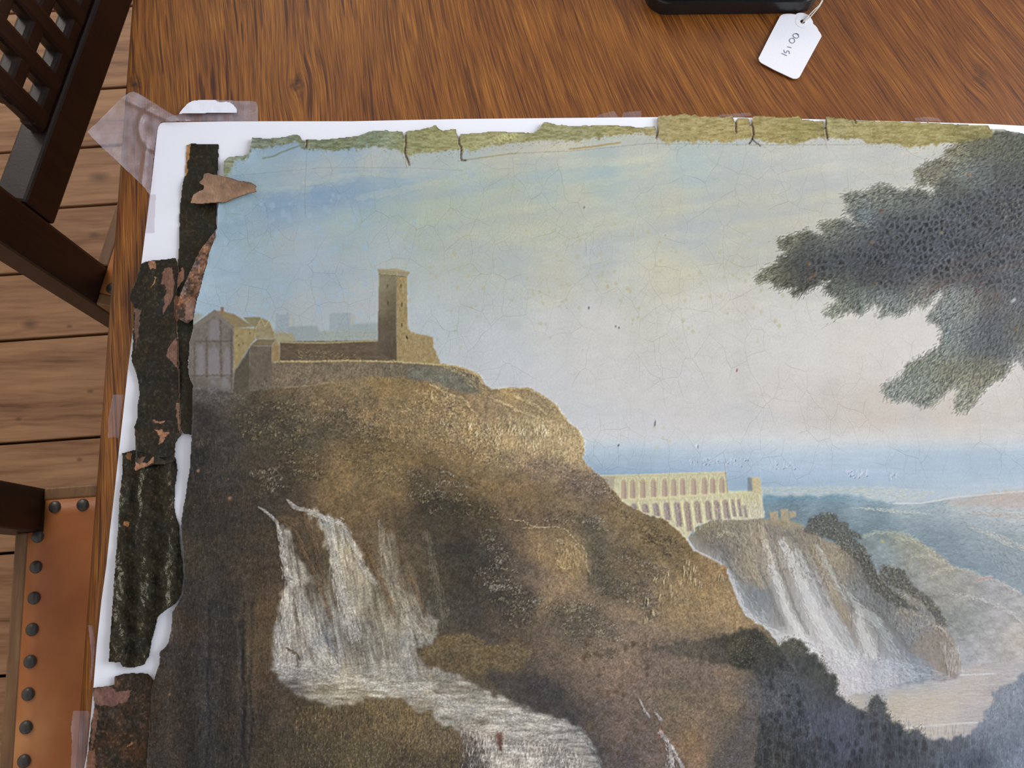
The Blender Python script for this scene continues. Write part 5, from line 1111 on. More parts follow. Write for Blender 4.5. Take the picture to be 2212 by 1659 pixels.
    strokes(inpoly([(2090, 300), (2212, 295), (2310, 300), (2310, 350), (2120, 345)], 500), 2.3, 6, pick([(150, 144, 86), (54, 56, 42), (110, 108, 70)], 500), .55, 1, .12)
    strokes(inpoly([(2150, 440), (2212, 430), (2310, 430), (2310, 480), (2150, 490)], 200), 2.3, 5, pick([(176, 160, 96), (30, 30, 28)], 200), .5, 1, .12)
    strokes([(2190, 648), (2186, 651)], 2.6, 10, (196, 200, 196), .8, 3, .2)


def paint_all():
    paint_sky()
    paint_far_country()
    paint_far_falls()
    paint_aqueduct()
    paint_land()
    paint_near_falls()
    paint_buildings()
    paint_thicket()
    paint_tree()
    paint_top_margin()
    # craquelure mostly in the sky, gloss mostly in the darks
    lum = blur(PAINT.mean(2), 8)
    CRACK[:] = np.clip((lum - 110) / 60, 0, 1) * np.clip((1120 - YY) / 120, .15, 1)
    GLOSS[:] = np.minimum(GLOSS, .62 - .14 * np.clip((120 - lum) / 70, 0, 1))
    land = polymask(LAND, 3); lm = np.zeros((PH, PW), np.float32); lm[land[0][1]:land[0][3], land[0][0]:land[0][2]] = land[1]
    sp = noise(PW, PH, 2.6, 2.6, 2, 5); mot = noise(PW, PH, 46, 34, 3, 6); mo2 = noise(PW, PH, 12, 10, 2, 9)
    PAINT[:] *= (1 + sp * (.016 + .10 * lm) + lm * (.06 * mot + .06 * mo2))[..., None]
    PAINT[:] += (mot * lm * 3)[..., None] * col((1, .1, -1))
    RELIEF[:] += lm * .022 * sp
    g = PAINT @ col((.3, .59, .11))
    bl = np.clip((PAINT[..., 2] - PAINT[..., 0]) / 60, 0, 1)
    far = np.clip((XX - 1480) / 120, 0, 1) * np.clip((YY - 1075) / 25, 0, 1) * (1 - lm)
    d = (.10 + .26 * bl + lm * (.16 + .12 * np.clip((XX - 1050) / 250, 0, 1)) + .26 * far)[..., None]
    PAINT[:] = PAINT * (1 - d) + g[..., None] * d
    PAINT[:] += (lm * np.clip(1 - g / 110, 0, 1))[..., None] * col((-3, -4, -7))
    PAINT[:] *= 1 + lm[..., None] * col((.03, .03, .04))
    sky = np.clip((g - 150) / 40, 0, 1) * (1 - lm) * np.clip((1100 - YY) / 100, 0, 1)
    up = np.clip((820 - YY) / 350, 0, 1)
    PAINT[:] *= 1 - sky[..., None] * (col((.055, .045, .055)) + up[..., None] * col((.012, .008, .015)))
    tr = polymask(TREE, 6); tm = np.zeros((PH, PW), np.float32); tm[tr[0][1]:tr[0][3], tr[0][0]:tr[0][2]] = tr[1]
    PAINT[:] *= 1 - .12 * tm[..., None]
    PAINT[:] += .75 * (PAINT - np.stack([blur(PAINT[..., k], 2) for k in range(3)], -1))
    np.clip(PAINT, 4, 252, out=PAINT)
# ------------------------------------------------------------------ the floor
def build_floor():
    me = box_mesh(-2.6, 2.6, -2.0, 2.6, -.06, -.024)
    fl = obj('floor', me, plain('floor_void', (30, 26, 22), .9, .1)); tag(fl, kind='structure')
    a = math.radians(4.2); ex = Vector((math.cos(a), math.sin(a), 0)); ey = Vector((-math.sin(a), math.cos(a), 0))
    # board joints read off where they run along the left side of the view
    ys = [at(0, v, 0) for v in (330, 457, 594, 737, 959, 1196, 1461)]
    s = [p.dot(ey) for p in ys]
    while s[0] < 2.3:
        s.insert(0, s[0] + random.choice((.112, .118, .165)))
    while s[-1] > -1.7:
        s.append(s[-1] - random.choice((.17, .172, .115)))
    knots = [(at(215, 383, 0), .013), (at(204, 508, 0), .007), (at(65, 700, 0), .010), (at(150, 705, 0), .004), (at(195, 845, 0), .004), (at(40, 905, 0), .004), (at(172, 993, 0), .004)]
    mat = pine_material('old_pine', knots)
    for i in range(len(s) - 1):
        y0, y1 = s[i + 1] + .0022, s[i] - .0022
        ends = [-2.5] + ([] if i % 2 else [random.uniform(.2, 1.2)]) + [2.5]
        for j in range(len(ends) - 1):
            x0, x1 = ends[j] + .001, ends[j + 1] - .001
            me = box_mesh(x0, x1, y0, y1, -.024, 0, .0012, 1)
            o = obj('floorboard', me, mat, fl)
            o.rotation_euler = (0, 0, a)
    return fl


# ------------------------------------------------------------------ the table
def build_walls():
    W = plain('lime_plaster', (214, 206, 192), .85, .2, .04, 12, .2); B = plain('painted_skirting', (196, 188, 174), .5, .4, .03, 30)
    for n, b, k in (('wall_left', (-2.75, -2.65, -2.0, 2.75, -.06, 2.6), W), ('wall_back', (-2.65, 2.6, 2.65, 2.75, -.06, 2.6), W), ('baseboard_left', (-2.65, -2.63, -2.0, 2.65, 0.001, .14), B), ('baseboard_back', (-2.63, 2.6, 2.63, 2.65, 0.001, .14), B)):
        tag(obj(n, box_mesh(*b), k), kind='structure')


def build_table():
    p0 = at(280, 0); p1 = at(155, 1659)
    d = (p0 - p1); rz = math.atan2(-d.x, d.y)
    ey = Vector((-math.sin(rz), math.cos(rz), 0)); ex = Vector((math.cos(rz), math.sin(rz), 0))
    org = Vector((p1.x, p1.y, 0)) - ey * .55
    t = empty('table', org, rz); tag(t, 'long varnished oak table under the white board and the canvas', 'table')
    L = 1.42
    xs = [0.0, (at(786, 240) - org).dot(ex), (at(2072, 120) - org).dot(ex), 1.02]
    for i in range(3):
        x0 = xs[i]; x1 = xs[i + 1]
        bm = bmesh.new(); bmesh.ops.create_cube(bm, size=1)
        for v in bm.verts:
            v.co = Vector(((x0 if v.co.x < 0 else x1 - .0001), (0 if v.co.y < 0 else L), TABLE_Z - .034 if v.co.z < 0 else TABLE_Z))
        outer = [e for e in bm.edges if (i == 0 and all(abs(v.co.x - x0) < 1e-6 for v in e.verts) and abs(e.verts[0].co.z - e.verts[1].co.z) < 1e-6) or (i == 2 and all(v.co.x > x1 - .001 for v in e.verts) and abs(e.verts[0].co.z - e.verts[1].co.z) < 1e-6)]
        if outer:
            bmesh.ops.bevel(bm, geom=outer, offset=.006, segments=4, affect='EDGES', profile=.5)
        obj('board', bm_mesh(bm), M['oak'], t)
    for n, bx in (('apron', (.30, .90, .06, .085)), ('apron', (.30, .90, L - .085, L - .06)), ('apron', (.30, .325, .085, L - .085)), ('apron', (.875, .90, .085, L - .085))):
        obj(n, box_mesh(bx[0], bx[1], bx[2], bx[3], .64, TABLE_Z - .034, .002, 1), M['oak_under'], t)
    for x in (.55, .80):
        for y in (.09, L - .16):
            obj('leg', box_mesh(x, x + .07, y, y + .07, 0, .64, .004), M['oak_under'], t)
    return t


# ------------------------------------------------------------------ chairs
def stud_mesh(r=.0062):
    verts, faces = [], []
    rings = [(1.0, 0.0), (.96, .28), (.72, .62), (.38, .82)]
    n = 14
    for k, (a, h) in enumerate(rings):
        for i in range(n):
            w = 2 * math.pi * i / n; verts.append((r * a * math.cos(w), r * a * math.sin(w), r * .62 * h))
    for k in range(len(rings) - 1):
        for i in range(n):
            faces.append((k * n + i, k * n + (i + 1) % n, (k + 1) * n + (i + 1) % n, (k + 1) * n + i))
    verts.append((0, 0, r * .62 * .9)); c = len(verts) - 1
    for i in range(n):
        faces.append(((len(rings) - 1) * n + i, (len(rings) - 1) * n + (i + 1) % n, c))
    return mesh_from(verts, faces, True)


STUD = stud_mesh()
CW, PT = .43, .043                            # clear width between the back posts, post thickness


def build_chair(origin, rz, label, phase=.0, back=-.0125):
    """local frame: x forward under the table, y across, 0 at the front inner corner of the near back post"""
    t = empty('lattice_back_chair', (origin.x, origin.y, 0), rz)
    tag(t, label, 'chair', 'dark oak chairs with leather seats')
    D = M['dark_oak']
    for y in (-PT, CW):
        obj('back_post', box_mesh(-.044, 0, y, y + PT, 0, 1.02, .004), D, t)
    obj('back_rail', box_mesh(-.030, 0, 0, CW, .552, .600, .003), D, t)
    obj('top_rail', box_mesh(-.034, .004, -PT - .012, CW + PT + .012, 1.02, 1.075, .008), D, t)
    hb = box_mesh(-.020, -.004, .067, CW - .057, -.0095, .0095, .004)
    for k in range(8):
        z = .6095 + k * .0418 if k else .6085
        o = obj('lattice_bar', hb, D, t); o.location = (0, 0, z)
    vb = box_mesh(-.019, -.003, -.0092, .0092, .600, .945, .004)
    y = .0775
    while y < CW - .06:
        o = obj('lattice_bar', vb, D, t); o.location = (0, y, 0); y += .0357
    obj('lattice_rail', box_mesh(-.028, 0, 0, CW, .905, .950, .003), D, t)
    # seat
    S = M['seat_oak']
    obj('seat_rail', box_mesh(back - .0135, back, 0, CW, .395, .449, .002), S, t)
    obj('seat_rail', box_mesh(0, .40, CW + PT - .013, CW + PT, .395, .449, .002), S, t)
    obj('seat_rail', box_mesh(0, .40, -PT, -PT + .013, .395, .449, .002), S, t)
    obj('seat_rail', box_mesh(.40, .42, -PT, CW + PT, .395, .449, .002), S, t)
    # leather, notched round the posts, sagging a little in the middle
    nx, ny = 28, 32; verts, faces = [], []
    x0, x1, y0, y1 = back, .405, -PT + .013, CW + PT - .013
    idx = {}
    for i in range(nx + 1):
        for j in range(ny + 1):
            x = x0 + (x1 - x0) * i / nx; y = y0 + (y1 - y0) * j / ny
            sag = .010 * math.sin(math.pi * min(1, max(0, i / nx))) * math.sin(math.pi * j / ny)
            idx[i, j] = len(verts); verts.append((x, y, .4495 - sag))
    for i in range(nx):
        for j in range(ny):
            x = x0 + (x1 - x0) * (i + .5) / nx; y = y0 + (y1 - y0) * (j + .5) / ny
            if x < .001 and (y < .0 or y > CW):
                continue
            faces.append((idx[i, j], idx[i + 1, j], idx[i + 1, j + 1], idx[i, j + 1]))
    me = mesh_from(verts, faces, True)
    seat = obj('seat', me, M['leather'], t)
    md = seat.modifiers.new('thickness', 'SOLIDIFY'); md.thickness = .004; md.offset = -1
    row = []
    y = CW - .005 - phase
    while y > .0:
        row.append((back + .0095, y)); y -= .0292
    x = .012
    while x < .40:
        row.append((x, CW + PT - .020)); row.append((x, -PT + .020)); x += .0275
    for x, y in row:
        o = obj('stud', STUD, M['stud'], t); o.location = (x, y, .4492)
    for y in (-PT, CW):
        obj('front_leg', box_mesh(.372, .412, y, y + PT, 0, .395, .004), D, t)
    obj('stretcher', box_mesh(0, .372, -PT + .012, -PT + .032, .13, .16, .003), D, t)
    obj('stretcher', box_mesh(0, .372, CW + .012, CW + .032, .13, .16, .003), D, t)
    return t


# ------------------------------------------------------------------ thin sheets
def grid_sheet(name, poly, step, colorfn, zfn, mat, parent=None, thick=.0008, jag=1.0, seed=4, keep=None, edge=(92, 74, 58)):
    """a thin sheet with torn outline `poly` (photo positions); pigment and height per vertex"""
    P = np.array(poly, float)
    us = np.arange(P[:, 0].min() - 4, P[:, 0].max() + 4, step); vs = np.arange(P[:, 1].min() - 4, P[:, 1].max() + 4, step)
    Ug, Vg = np.meshgrid(us, vs)
    h, w = Ug.shape
    jx = Ug + jag * noise(w, h, 7, 7, 3, seed); jy = Vg + jag * noise(w, h, 7, 7, 3, seed + 1)
    ins = np.zeros(Ug.shape, bool)
    for i in range(len(P)):
        x0, y0 = P[i]; x1, y1 = P[(i + 1) % len(P)]
        if y0 != y1:
            ins ^= ((y0 <= jy) != (y1 <= jy)) & (jx < x0 + (jy - y0) * (x1 - x0) / (y1 - y0))
    if keep is not None:
        ins &= keep(Ug, Vg)
    C, fin, Z = None, None, zfn(Ug, Vg, ins)
    C, fin = colorfn(Ug, Vg)
    quad = ins[:-1, :-1] & ins[1:, :-1] & ins[:-1, 1:] & ins[1:, 1:]
    used = np.zeros(ins.shape, bool)
    used[:-1, :-1] |= quad; used[1:, :-1] |= quad; used[:-1, 1:] |= quad; used[1:, 1:] |= quad
    ids = np.full(ins.shape, -1, np.int64); n = int(used.sum()); ids[used] = np.arange(n)
    xc = (Ug - 1106.0) / FPX; yc = -(Vg - 829.5) / FPX
    dy = yc * math.cos(TILT) + math.sin(TILT); dz = yc * math.sin(TILT) - math.cos(TILT)
    T = (Z - CAM_Z) / dz
    co = np.stack([xc * T, dy * T, Z], -1)[used]
    qi, qj = np.nonzero(quad)
    F = np.stack([ids[qi + 1, qj], ids[qi + 1, qj + 1], ids[qi, qj + 1], ids[qi, qj]], 1)
    # walls round the border
    pad = np.pad(quad, 1)
    walls = []
    up = quad & ~pad[:-2, 1:-1]; i, j = np.nonzero(up); walls.append(np.stack([ids[i, j], ids[i, j + 1]], 1))
    dn = quad & ~pad[2:, 1:-1]; i, j = np.nonzero(dn); walls.append(np.stack([ids[i + 1, j + 1], ids[i + 1, j]], 1))
    lf = quad & ~pad[1:-1, :-2]; i, j = np.nonzero(lf); walls.append(np.stack([ids[i + 1, j], ids[i, j]], 1))
    rt = quad & ~pad[1:-1, 2:]; i, j = np.nonzero(rt); walls.append(np.stack([ids[i, j + 1], ids[i + 1, j + 1]], 1))
    Wl = np.concatenate(walls)
    b = np.unique(Wl); low = np.full(n, -1, np.int64); low[b] = n + np.arange(len(b))
    lowco = co[b].copy(); lowco[:, 2] -= thick
    WF = np.stack([Wl[:, 1], Wl[:, 0], low[Wl[:, 0]], low[Wl[:, 1]]], 1)
    # pull border vertices a little so that the torn edge is not stair-stepped
    nb = np.zeros((n, 3)); cnt = np.zeros(n)
    for a, c in ((0, 1), (1, 0)):
        np.add.at(nb, Wl[:, a], co[Wl[:, c]]); np.add.at(cnt, Wl[:, a], 1)
    co[b] = .5 * co[b] + .5 * nb[b] / cnt[b][:, None]
    lowco[:, :2] = co[b][:, :2]
    V = np.concatenate([co, lowco]); FF = np.concatenate([F, WF])
    me = bpy.data.meshes.new(name)
    me.vertices.add(len(V)); me.vertices.foreach_set('co', V.astype(np.float32).ravel())
    me.loops.add(len(FF) * 4); me.loops.foreach_set('vertex_index', FF.astype(np.int32).ravel())
    me.polygons.add(len(FF)); me.polygons.foreach_set('loop_start', np.arange(0, len(FF) * 4, 4, dtype=np.int32))
    me.polygons.foreach_set('use_smooth', np.ones(len(FF), bool))
    me.update(calc_edges=True)
    s = C[used] / 255.0
    s = np.where(s <= .04045, s / 12.92, ((s + .055) / 1.055) ** 2.4)
    e = np.array(lin(edge))
    rgba = np.ones((len(V), 4), np.float32); rgba[:n, :3] = s; rgba[n:, :3] = e
    at_ = me.attributes.new('pigment', 'FLOAT_COLOR', 'POINT'); at_.data.foreach_set('color', rgba.ravel())
    fv = np.zeros((len(V), 3), np.float32); fv[:n] = fin[used]; fv[n:] = (0, .8, 0)
    a2 = me.attributes.new('finish', 'FLOAT_VECTOR', 'POINT'); a2.data.foreach_set('vector', fv.ravel())
    return obj(name, me, mat, parent)


PAINTING = [(483, 347), (495, 338), (529, 335), (536, 330), (541, 311), (544, 295), (559, 297), (579, 298), (602, 297), (626, 292), (642, 290), (650, 294), (654, 303), (666, 300), (688, 301), (718, 299), (760, 295), (773, 293), (799, 283), (837, 280), (840, 283), (871, 282), (873, 300), (876, 283), (905, 280), (943, 269), (948, 277), (956, 281), (987, 278), (990, 300), (993, 288), (1021, 287), (1061, 283), (1122, 285), (1147, 287), (1162, 280), (1173, 263), (1183, 262), (1203, 269), (1213, 268),
            (1228, 272), (1319, 269), (1355, 272), (1375, 274), (1416, 273), (1418, 290), (1421, 249), (1441, 249), (1450, 244), (1457, 250), (1469, 244), (1481, 245), (1494, 250), (1502, 245), (1512, 251), (1524, 250), (1544, 252), (1565, 252), (1585, 248), (1588, 268), (1592, 255), (1618, 255), (1621, 275), (1625, 250), (1653, 250), (1684, 253), (1727, 250), (1734, 258), (1780, 262), (1782, 280), (1785, 252), (1810, 254), (1843, 257), (1851, 258), (1940, 262), (1955, 262), (2030, 265), (2099, 269), (2136, 269), (2139, 277), (2168, 279), (2212, 288), (2303, 304),
            (2303, 1735), (306, 1735), (313, 1700), (316, 1659), (324, 1537), (329, 1479), (333, 1466), (344, 1432), (344, 1408), (362, 1389), (370, 1352), (370, 1322), (381, 1306), (393, 1284), (398, 1246), (395, 1205), (391, 1154), (390, 1132), (393, 1109), (399, 1073), (405, 1033), (410, 1002), (413, 942), (414, 904), (415, 871), (416, 834), (406, 810), (405, 792), (408, 742), (416, 708), (416, 680), (422, 658), (433, 618), (446, 568), (454, 540), (460, 518), (468, 494), (470, 449), (476, 410), (482, 377)]


def poly_dist(Ug, Vg, path):
    d = np.full(Ug.shape, 1e9)
    for i in range(len(path) - 1):
        x0, y0 = path[i]; x1, y1 = path[i + 1]
        L2 = (x1 - x0) ** 2 + (y1 - y0) ** 2 + 1e-9
        t = np.clip(((Ug - x0) * (x1 - x0) + (Vg - y0) * (y1 - y0)) / L2, 0, 1)
        d = np.minimum(d, np.hypot(Ug - x0 - t * (x1 - x0), Vg - y0 - t * (y1 - y0)))
    return d


TEARS = [[(662, 300), (663, 312), (661, 318)], [(875, 284), (877, 310), (874, 330), (880, 345), (884, 356)], [(991, 282), (992, 312), (996, 318), (996, 346), (1006, 347)], [(1419, 255), (1418, 272), (1421, 286), (1417, 298)], [(1589, 256), (1590, 286)],
         [(1621, 258), (1626, 275), (1628, 292), (1622, 306), (1618, 311)], [(1624, 300), (1632, 308), (1642, 315)], [(1783, 256), (1784, 280), (1787, 302)], [(1845, 258), (1848, 266)]]


def build_painting():
    paint_all()
    for k, tr in enumerate(TEARS):
        w = 3 if k not in (6, 8) else 2
        line(tr, (86, 56, 42), w - 1, .6, -.25, .5); line(tr, (44, 28, 22), 1, .9, -.3, .6)
        line([(x - 4, y) for x, y in tr], (186, 180, 160), 1, .35, .2, .4)
    for p in [[(748, 291), (760, 293), (773, 294)], [(1355, 271), (1368, 262)], [(1366, 273), (1376, 262)]]:
        line(p, (110, 56, 42), 2, .8, .2)
    for x, y, r in [(428, 1017, 4), (496, 1076, 4), (493, 1035, 2), (366, 1500, 3)]:
        fill([(x - r, y - r * .4), (x + r, y - r), (x + r * .5, y + r), (x - r * .6, y + r * .7)], (170, 128, 96), .9, 1)

    def sample(A, Ug, Vg):
        x = np.clip(Ug - U0, 0, PW - 1.01); y = np.clip(Vg - V0, 0, PH - 1.01)
        xi = x.astype(int); yi = y.astype(int); fx = x - xi; fy = y - yi
        if A.ndim == 3:
            fx = fx[..., None]; fy = fy[..., None]
        return A[yi, xi] * (1 - fx) * (1 - fy) + A[yi, xi + 1] * fx * (1 - fy) + A[yi + 1, xi] * (1 - fx) * fy + A[yi + 1, xi + 1] * fx * fy

    def colors(Ug, Vg):
        return sample(PAINT, Ug, Vg), np.stack([sample(CRACK, Ug, Vg), sample(GLOSS, Ug, Vg), np.zeros(Ug.shape)], -1)

    left = PAINTING[84:]; top = PAINTING[:82]

    def height(Ug, Vg, ins):
        h, w = Ug.shape
        z = SHEET_Z + .0019 + sample(RELIEF, Ug, Vg) * .0016
        z = z + .0003 * noise(w, h, 170, 120, 2, 41) + .00016 * noise(w, h, 46, 1100, 2, 45)
        dl = poly_dist(Ug, Vg, left)
        z += .0022 * np.exp(-dl / 34) * np.clip(.75 + .6 * noise(w, h, 60, 60, 2, 42), .15, 1.4)
        dt = poly_dist(Ug, Vg, top)
        z += .0010 * np.exp(-dt / 22) * np.clip(.5 + .9 * noise(w, h, 40, 40, 2, 43), 0, 1.5)
        # upright cockles in the lower left of the canvas
        k = np.clip((Vg - 1150) / 300, 0, 1) * np.clip((760 - Ug) / 260, 0, 1)
        z += k * .0006 * np.sin((Ug - 10 * noise(w, h, 300, 90, 2, 44)) / 13.0)
        k2 = np.clip((Vg - 1300) / 300, 0, 1) * np.clip((Ug - 1500) / 200, 0, 1)
        z += k2 * .00012 * np.sin((Ug + .18 * Vg) / 11.0)
        return z

    o = grid_sheet('painting', PAINTING, 1.7, colors, height, M['canvas'], None, .0010, 1.2, 4, None, (118, 96, 74))
    tag(o, 'old unstretched landscape painting with castle, waterfalls and aqueduct on the white board', 'painting')
    return o


def strip_colors(base, patches=(), sparkle=.4, seed=0, gloss=.32):
    """near-black cracked paint with bare brown canvas where it has flaked"""
    def fn(Ug, Vg):
        h, w = Ug.shape
        n = noise(w, h, 16, 16, 3, seed); n2 = noise(w, h, 3.0, 3.0, 2, seed + 3)
        C = np.array(base, float)[None, None, :] * (1 + .22 * n + .40 * n2)[..., None] * (1 + np.array((.16, .02, -.16)) * np.clip(noise(w, h, 22, 22, 2, seed + 4), -1, 1)[..., None])
        sp = np.clip(n2 - .45, 0, 1)[..., None] * np.array((120, 98, 62)) * sparkle
        C = C + sp
        rough = np.full(Ug.shape, gloss) + .1 * n
        for poly, c in patches:
            P = np.array(poly, float); jx = Ug + 2.2 * noise(w, h, 6, 6, 2, seed + 7); jy = Vg + 2.2 * noise(w, h, 6, 6, 2, seed + 8)
            ins = np.zeros(Ug.shape, bool)
            for i in range(len(P)):
                x0, y0 = P[i]; x1, y1 = P[(i + 1) % len(P)]
                if y0 != y1:
                    ins ^= ((y0 <= jy) != (y1 <= jy)) & (jx < x0 + (jy - y0) * (x1 - x0) / (y1 - y0))
            C[ins] = np.array(c, float) * (1 + .12 * n2[ins])[:, None]; rough[ins] = .75
        return np.clip(C, 3, 250), np.stack([np.zeros(Ug.shape), np.clip(rough, .15, .95), np.zeros(Ug.shape)], -1)
    return fn


def strip_height(base, poly, lift=.0012, crumple=.0005, scale=26, seed=0, ripple=0.0):
    def fn(Ug, Vg, ins):
        h, w = Ug.shape
        d = poly_dist(Ug, Vg, list(poly) + [poly[0]])
        z = base + crumple * (noise(w, h, scale, scale, 3, seed) + .6) + crumple * .16 * noise(w, h, 5, 5, 2, seed + 2)
        z = z + lift * np.exp(-d / 14) * np.clip(.6 + noise(w, h, 40, 40, 1, seed + 5), .1, 1.5)
        if ripple:
            z = z + ripple * (np.sin((Ug + 8 * noise(w, h, 40, 90, 2, seed + 6)) / 9.0) + 1)
        return z
    return fn


def build_strips():
    A = [(402, 313), (413, 309), (440, 311), (473, 310), (472, 339), (470, 375), (469, 400), (468, 437), (467, 494), (452, 522), (438, 560), (424, 600), (412, 650), (420, 690), (424, 700), (416, 740), (412, 792), (414, 812), (424, 836), (424, 871), (422, 904), (416, 940), (397, 938), (389, 925), (387, 860), (386, 800), (384, 740), (381, 700), (372, 680), (376, 623), (385, 557), (387, 451), (395, 391), (399, 379)]
    tan = (168, 122, 78); brn = (122, 88, 74); pnk = (158, 112, 88)
    o = grid_sheet('canvas_strip', A, 1.6, strip_colors((24, 23, 20), [([(400, 314), (412, 310), (411, 330), (406, 345), (402, 380), (398, 380)], tan), ([(384, 590), (396, 580), (398, 600), (384, 624)], pnk), ([(374, 640), (392, 640), (390, 654), (376, 656)], pnk), ([(372, 662), (386, 650), (388, 690), (374, 700)], pnk)], .25, 200, .5),
                   strip_height(SHEET_Z + .0004, A, .0010, .0003, 30, 201), M['strip'], None, .0008, 1.0, 202, None, (96, 76, 52))
    tag(o, 'narrow black canvas strip running straight down from the top left corner of the white board', 'canvas strip', 'torn canvas margins')
    fold = [(465, 497), (466, 512), (454, 542), (446, 570), (434, 616), (424, 652), (418, 688), (404, 700), (386, 690), (378, 676), (390, 632), (410, 586), (430, 542), (450, 516)]
    def foldcol(Ug, Vg):
        C, f = strip_colors((104, 80, 70), [([(400, 655), (420, 640), (416, 690), (400, 690)], (136, 104, 90)), ([(384, 664), (400, 668), (396, 684), (380, 680)], (72, 54, 48))], .1, 210, .8)(Ug, Vg)
        return C, f
    f = grid_sheet('folded_edge', fold, 1.6, foldcol, strip_height(SHEET_Z + .0032, fold, .0008, .0006, 30, 211), M['strip'], None, .0006, .8, 212, None, (130, 96, 76))
    f.parent = o; tag(f, 'brown folded-back edge')
    C = [(263, 977), (292, 972), (330, 985), (380, 988), (384, 1015), (377, 1053), (377, 1104), (386, 1134), (390, 1180), (394, 1215), (396, 1246), (391, 1284), (380, 1304), (360, 1317), (341, 1334), (328, 1384), (321, 1421), (312, 1437), (291, 1442), (265, 1441), (259, 1432), (234, 1430), (237, 1379), (241, 1326), (246, 1246), (253, 1154), (257, 1078), (263, 1023)]
    o = grid_sheet('canvas_strip', C, 1.5, strip_colors((26, 24, 19), [([(272, 978), (286, 978), (284, 996), (274, 992)], (140, 94, 66)), ([(267, 1128), (278, 1128), (276, 1138), (266, 1136)], (160, 104, 70)), ([(296, 990), (330, 985), (330, 1000), (300, 1004)], (100, 76, 60))], .35, 220, .2),
                   strip_height(SHEET_Z + .0012, C, .0012, .0008, 22, 221, .0009), M['strip'], None, .0009, 1.0, 222, None, (84, 70, 46))
    tag(o, 'wide crumpled black canvas strip with gold glints above the brown strip at bottom left', 'canvas strip', 'torn canvas margins')
    B = [(304, 570), (319, 562), (345, 560), (380, 557), (385, 575), (384, 620), (378, 640), (376, 680), (382, 700), (385, 740), (386, 800), (388, 860), (389, 925), (393, 938), (384, 948), (378, 960), (377, 995), (365, 1003), (337, 1003), (311, 1010), (291, 1018), (292, 965), (290, 921), (296, 901), (296, 876), (301, 851), (296, 815), (294, 805), (283, 780), (286, 742), (287, 663), (280, 648), (280, 633), (291, 610)]
    o = grid_sheet('canvas_strip', B, 1.5, strip_colors((27, 25, 23), [([(318, 564), (336, 562), (338, 580), (326, 580)], pnk), ([(356, 578), (372, 580), (376, 610), (372, 650), (352, 680), (360, 620), (346, 612)], brn), ([(334, 598), (338, 600), (326, 624)], tan), ([(290, 668), (304, 670), (300, 720), (292, 755)], (100, 76, 66)), ([(366, 745), (382, 730), (384, 800), (372, 780), (360, 770)], (124, 90, 78)),
                                                                     ([(334, 928), (350, 930), (364, 936), (356, 944), (358, 952), (344, 960), (344, 944)], pnk), ([(292, 998), (318, 1000), (334, 984), (332, 1000), (310, 1012), (292, 1018)], pnk), ([(380, 870), (388, 870), (392, 938), (386, 930)], (128, 96, 78)), ([(330, 908), (360, 908), (350, 914), (336, 914)], pnk)], .3, 230, .45),
                   strip_height(SHEET_Z + .0030, B, .0012, .0005, 30, 231), M['strip'], None, .0009, 1.2, 232, None, (140, 104, 80))
    tag(o, 'broad black canvas strip with pinkish flaked patches at the left edge of the board', 'canvas strip', 'torn canvas margins')
    D = [(201, 1485), (225, 1483), (246, 1479), (246, 1461), (265, 1455), (304, 1453), (320, 1455), (331, 1468), (332, 1500), (328, 1537), (325, 1600), (320, 1659), (316, 1730), (176, 1730), (184, 1659), (189, 1622), (196, 1564), (204, 1524), (200, 1500)]
    o = grid_sheet('canvas_strip', D, 1.6, strip_colors((50, 36, 29), [([(203, 1486), (244, 1482), (250, 1496), (284, 1492), (276, 1514), (240, 1526), (206, 1522), (202, 1500)], (112, 80, 72)), ([(200, 1530), (212, 1535), (208, 1580), (196, 1620)], (106, 74, 60)), ([(186, 1620), (204, 1620), (208, 1700), (180, 1720)], (112, 78, 62)), ([(272, 1615), (284, 1603), (286, 1610)], (150, 100, 74))], .25, 240, .5),
                   strip_height(SHEET_Z + .0010, D, .0012, .0004, 34, 241), M['strip'], None, .0009, 1.0, 242, None, (120, 88, 66))
    tag(o, 'brown canvas strip at the bottom left corner beside the painting', 'canvas strip', 'torn canvas margins')
    S = [(441, 375), (449, 373), (467, 377), (495, 383), (519, 390), (539, 393), (549, 396), (554, 401), (552, 409), (555, 413), (539, 417), (527, 421), (511, 427), (489, 437), (469, 437), (447, 439), (429, 441), (410, 438), (417, 419), (431, 412), (439, 409), (441, 402), (430, 396), (431, 391), (438, 385)]

    def scol(Ug, Vg):
        h, w = Ug.shape
        wv = np.sin(Ug * 1.9 + .2 * Vg) * np.sin(Vg * 1.9) * .16
        n = noise(w, h, 12, 12, 2, 250)
        C = np.array((150, 118, 96), float)[None, None, :] * (1 + wv + .1 * n)[..., None]
        d = poly_dist(Ug, Vg, [(441, 373), (495, 383), (549, 395)])
        C *= (1 - .35 * np.exp(-d / 6) * np.clip((Ug - 470) / 60, .2, 1))[..., None]
        return np.clip(C, 5, 250), np.stack([np.zeros(Ug.shape), np.full(Ug.shape, .85), np.zeros(Ug.shape)], -1)

    def sz(Ug, Vg, ins):
        h, w = Ug.shape
        return SHEET_Z + .0055 + .0004 * noise(w, h, 40, 40, 2, 251) + .0022 * np.clip((400 - Vg) / 25 + (Ug - 440) / 140, 0, 1)
    o = grid_sheet('canvas_scrap', S, 1.2, scol, sz, M['strip'], None, .0008, .7, 252, None, (120, 88, 66))
    tag(o, 'small arrow-shaped scrap of bare brown canvas lying across the black strip and the blue sky', 'canvas scrap')


# ------------------------------------------------------------------ board, tapes, paper
def world_poly(pts, z):
    return [tuple(at(u, v, z)[:2]) for u, v in pts]


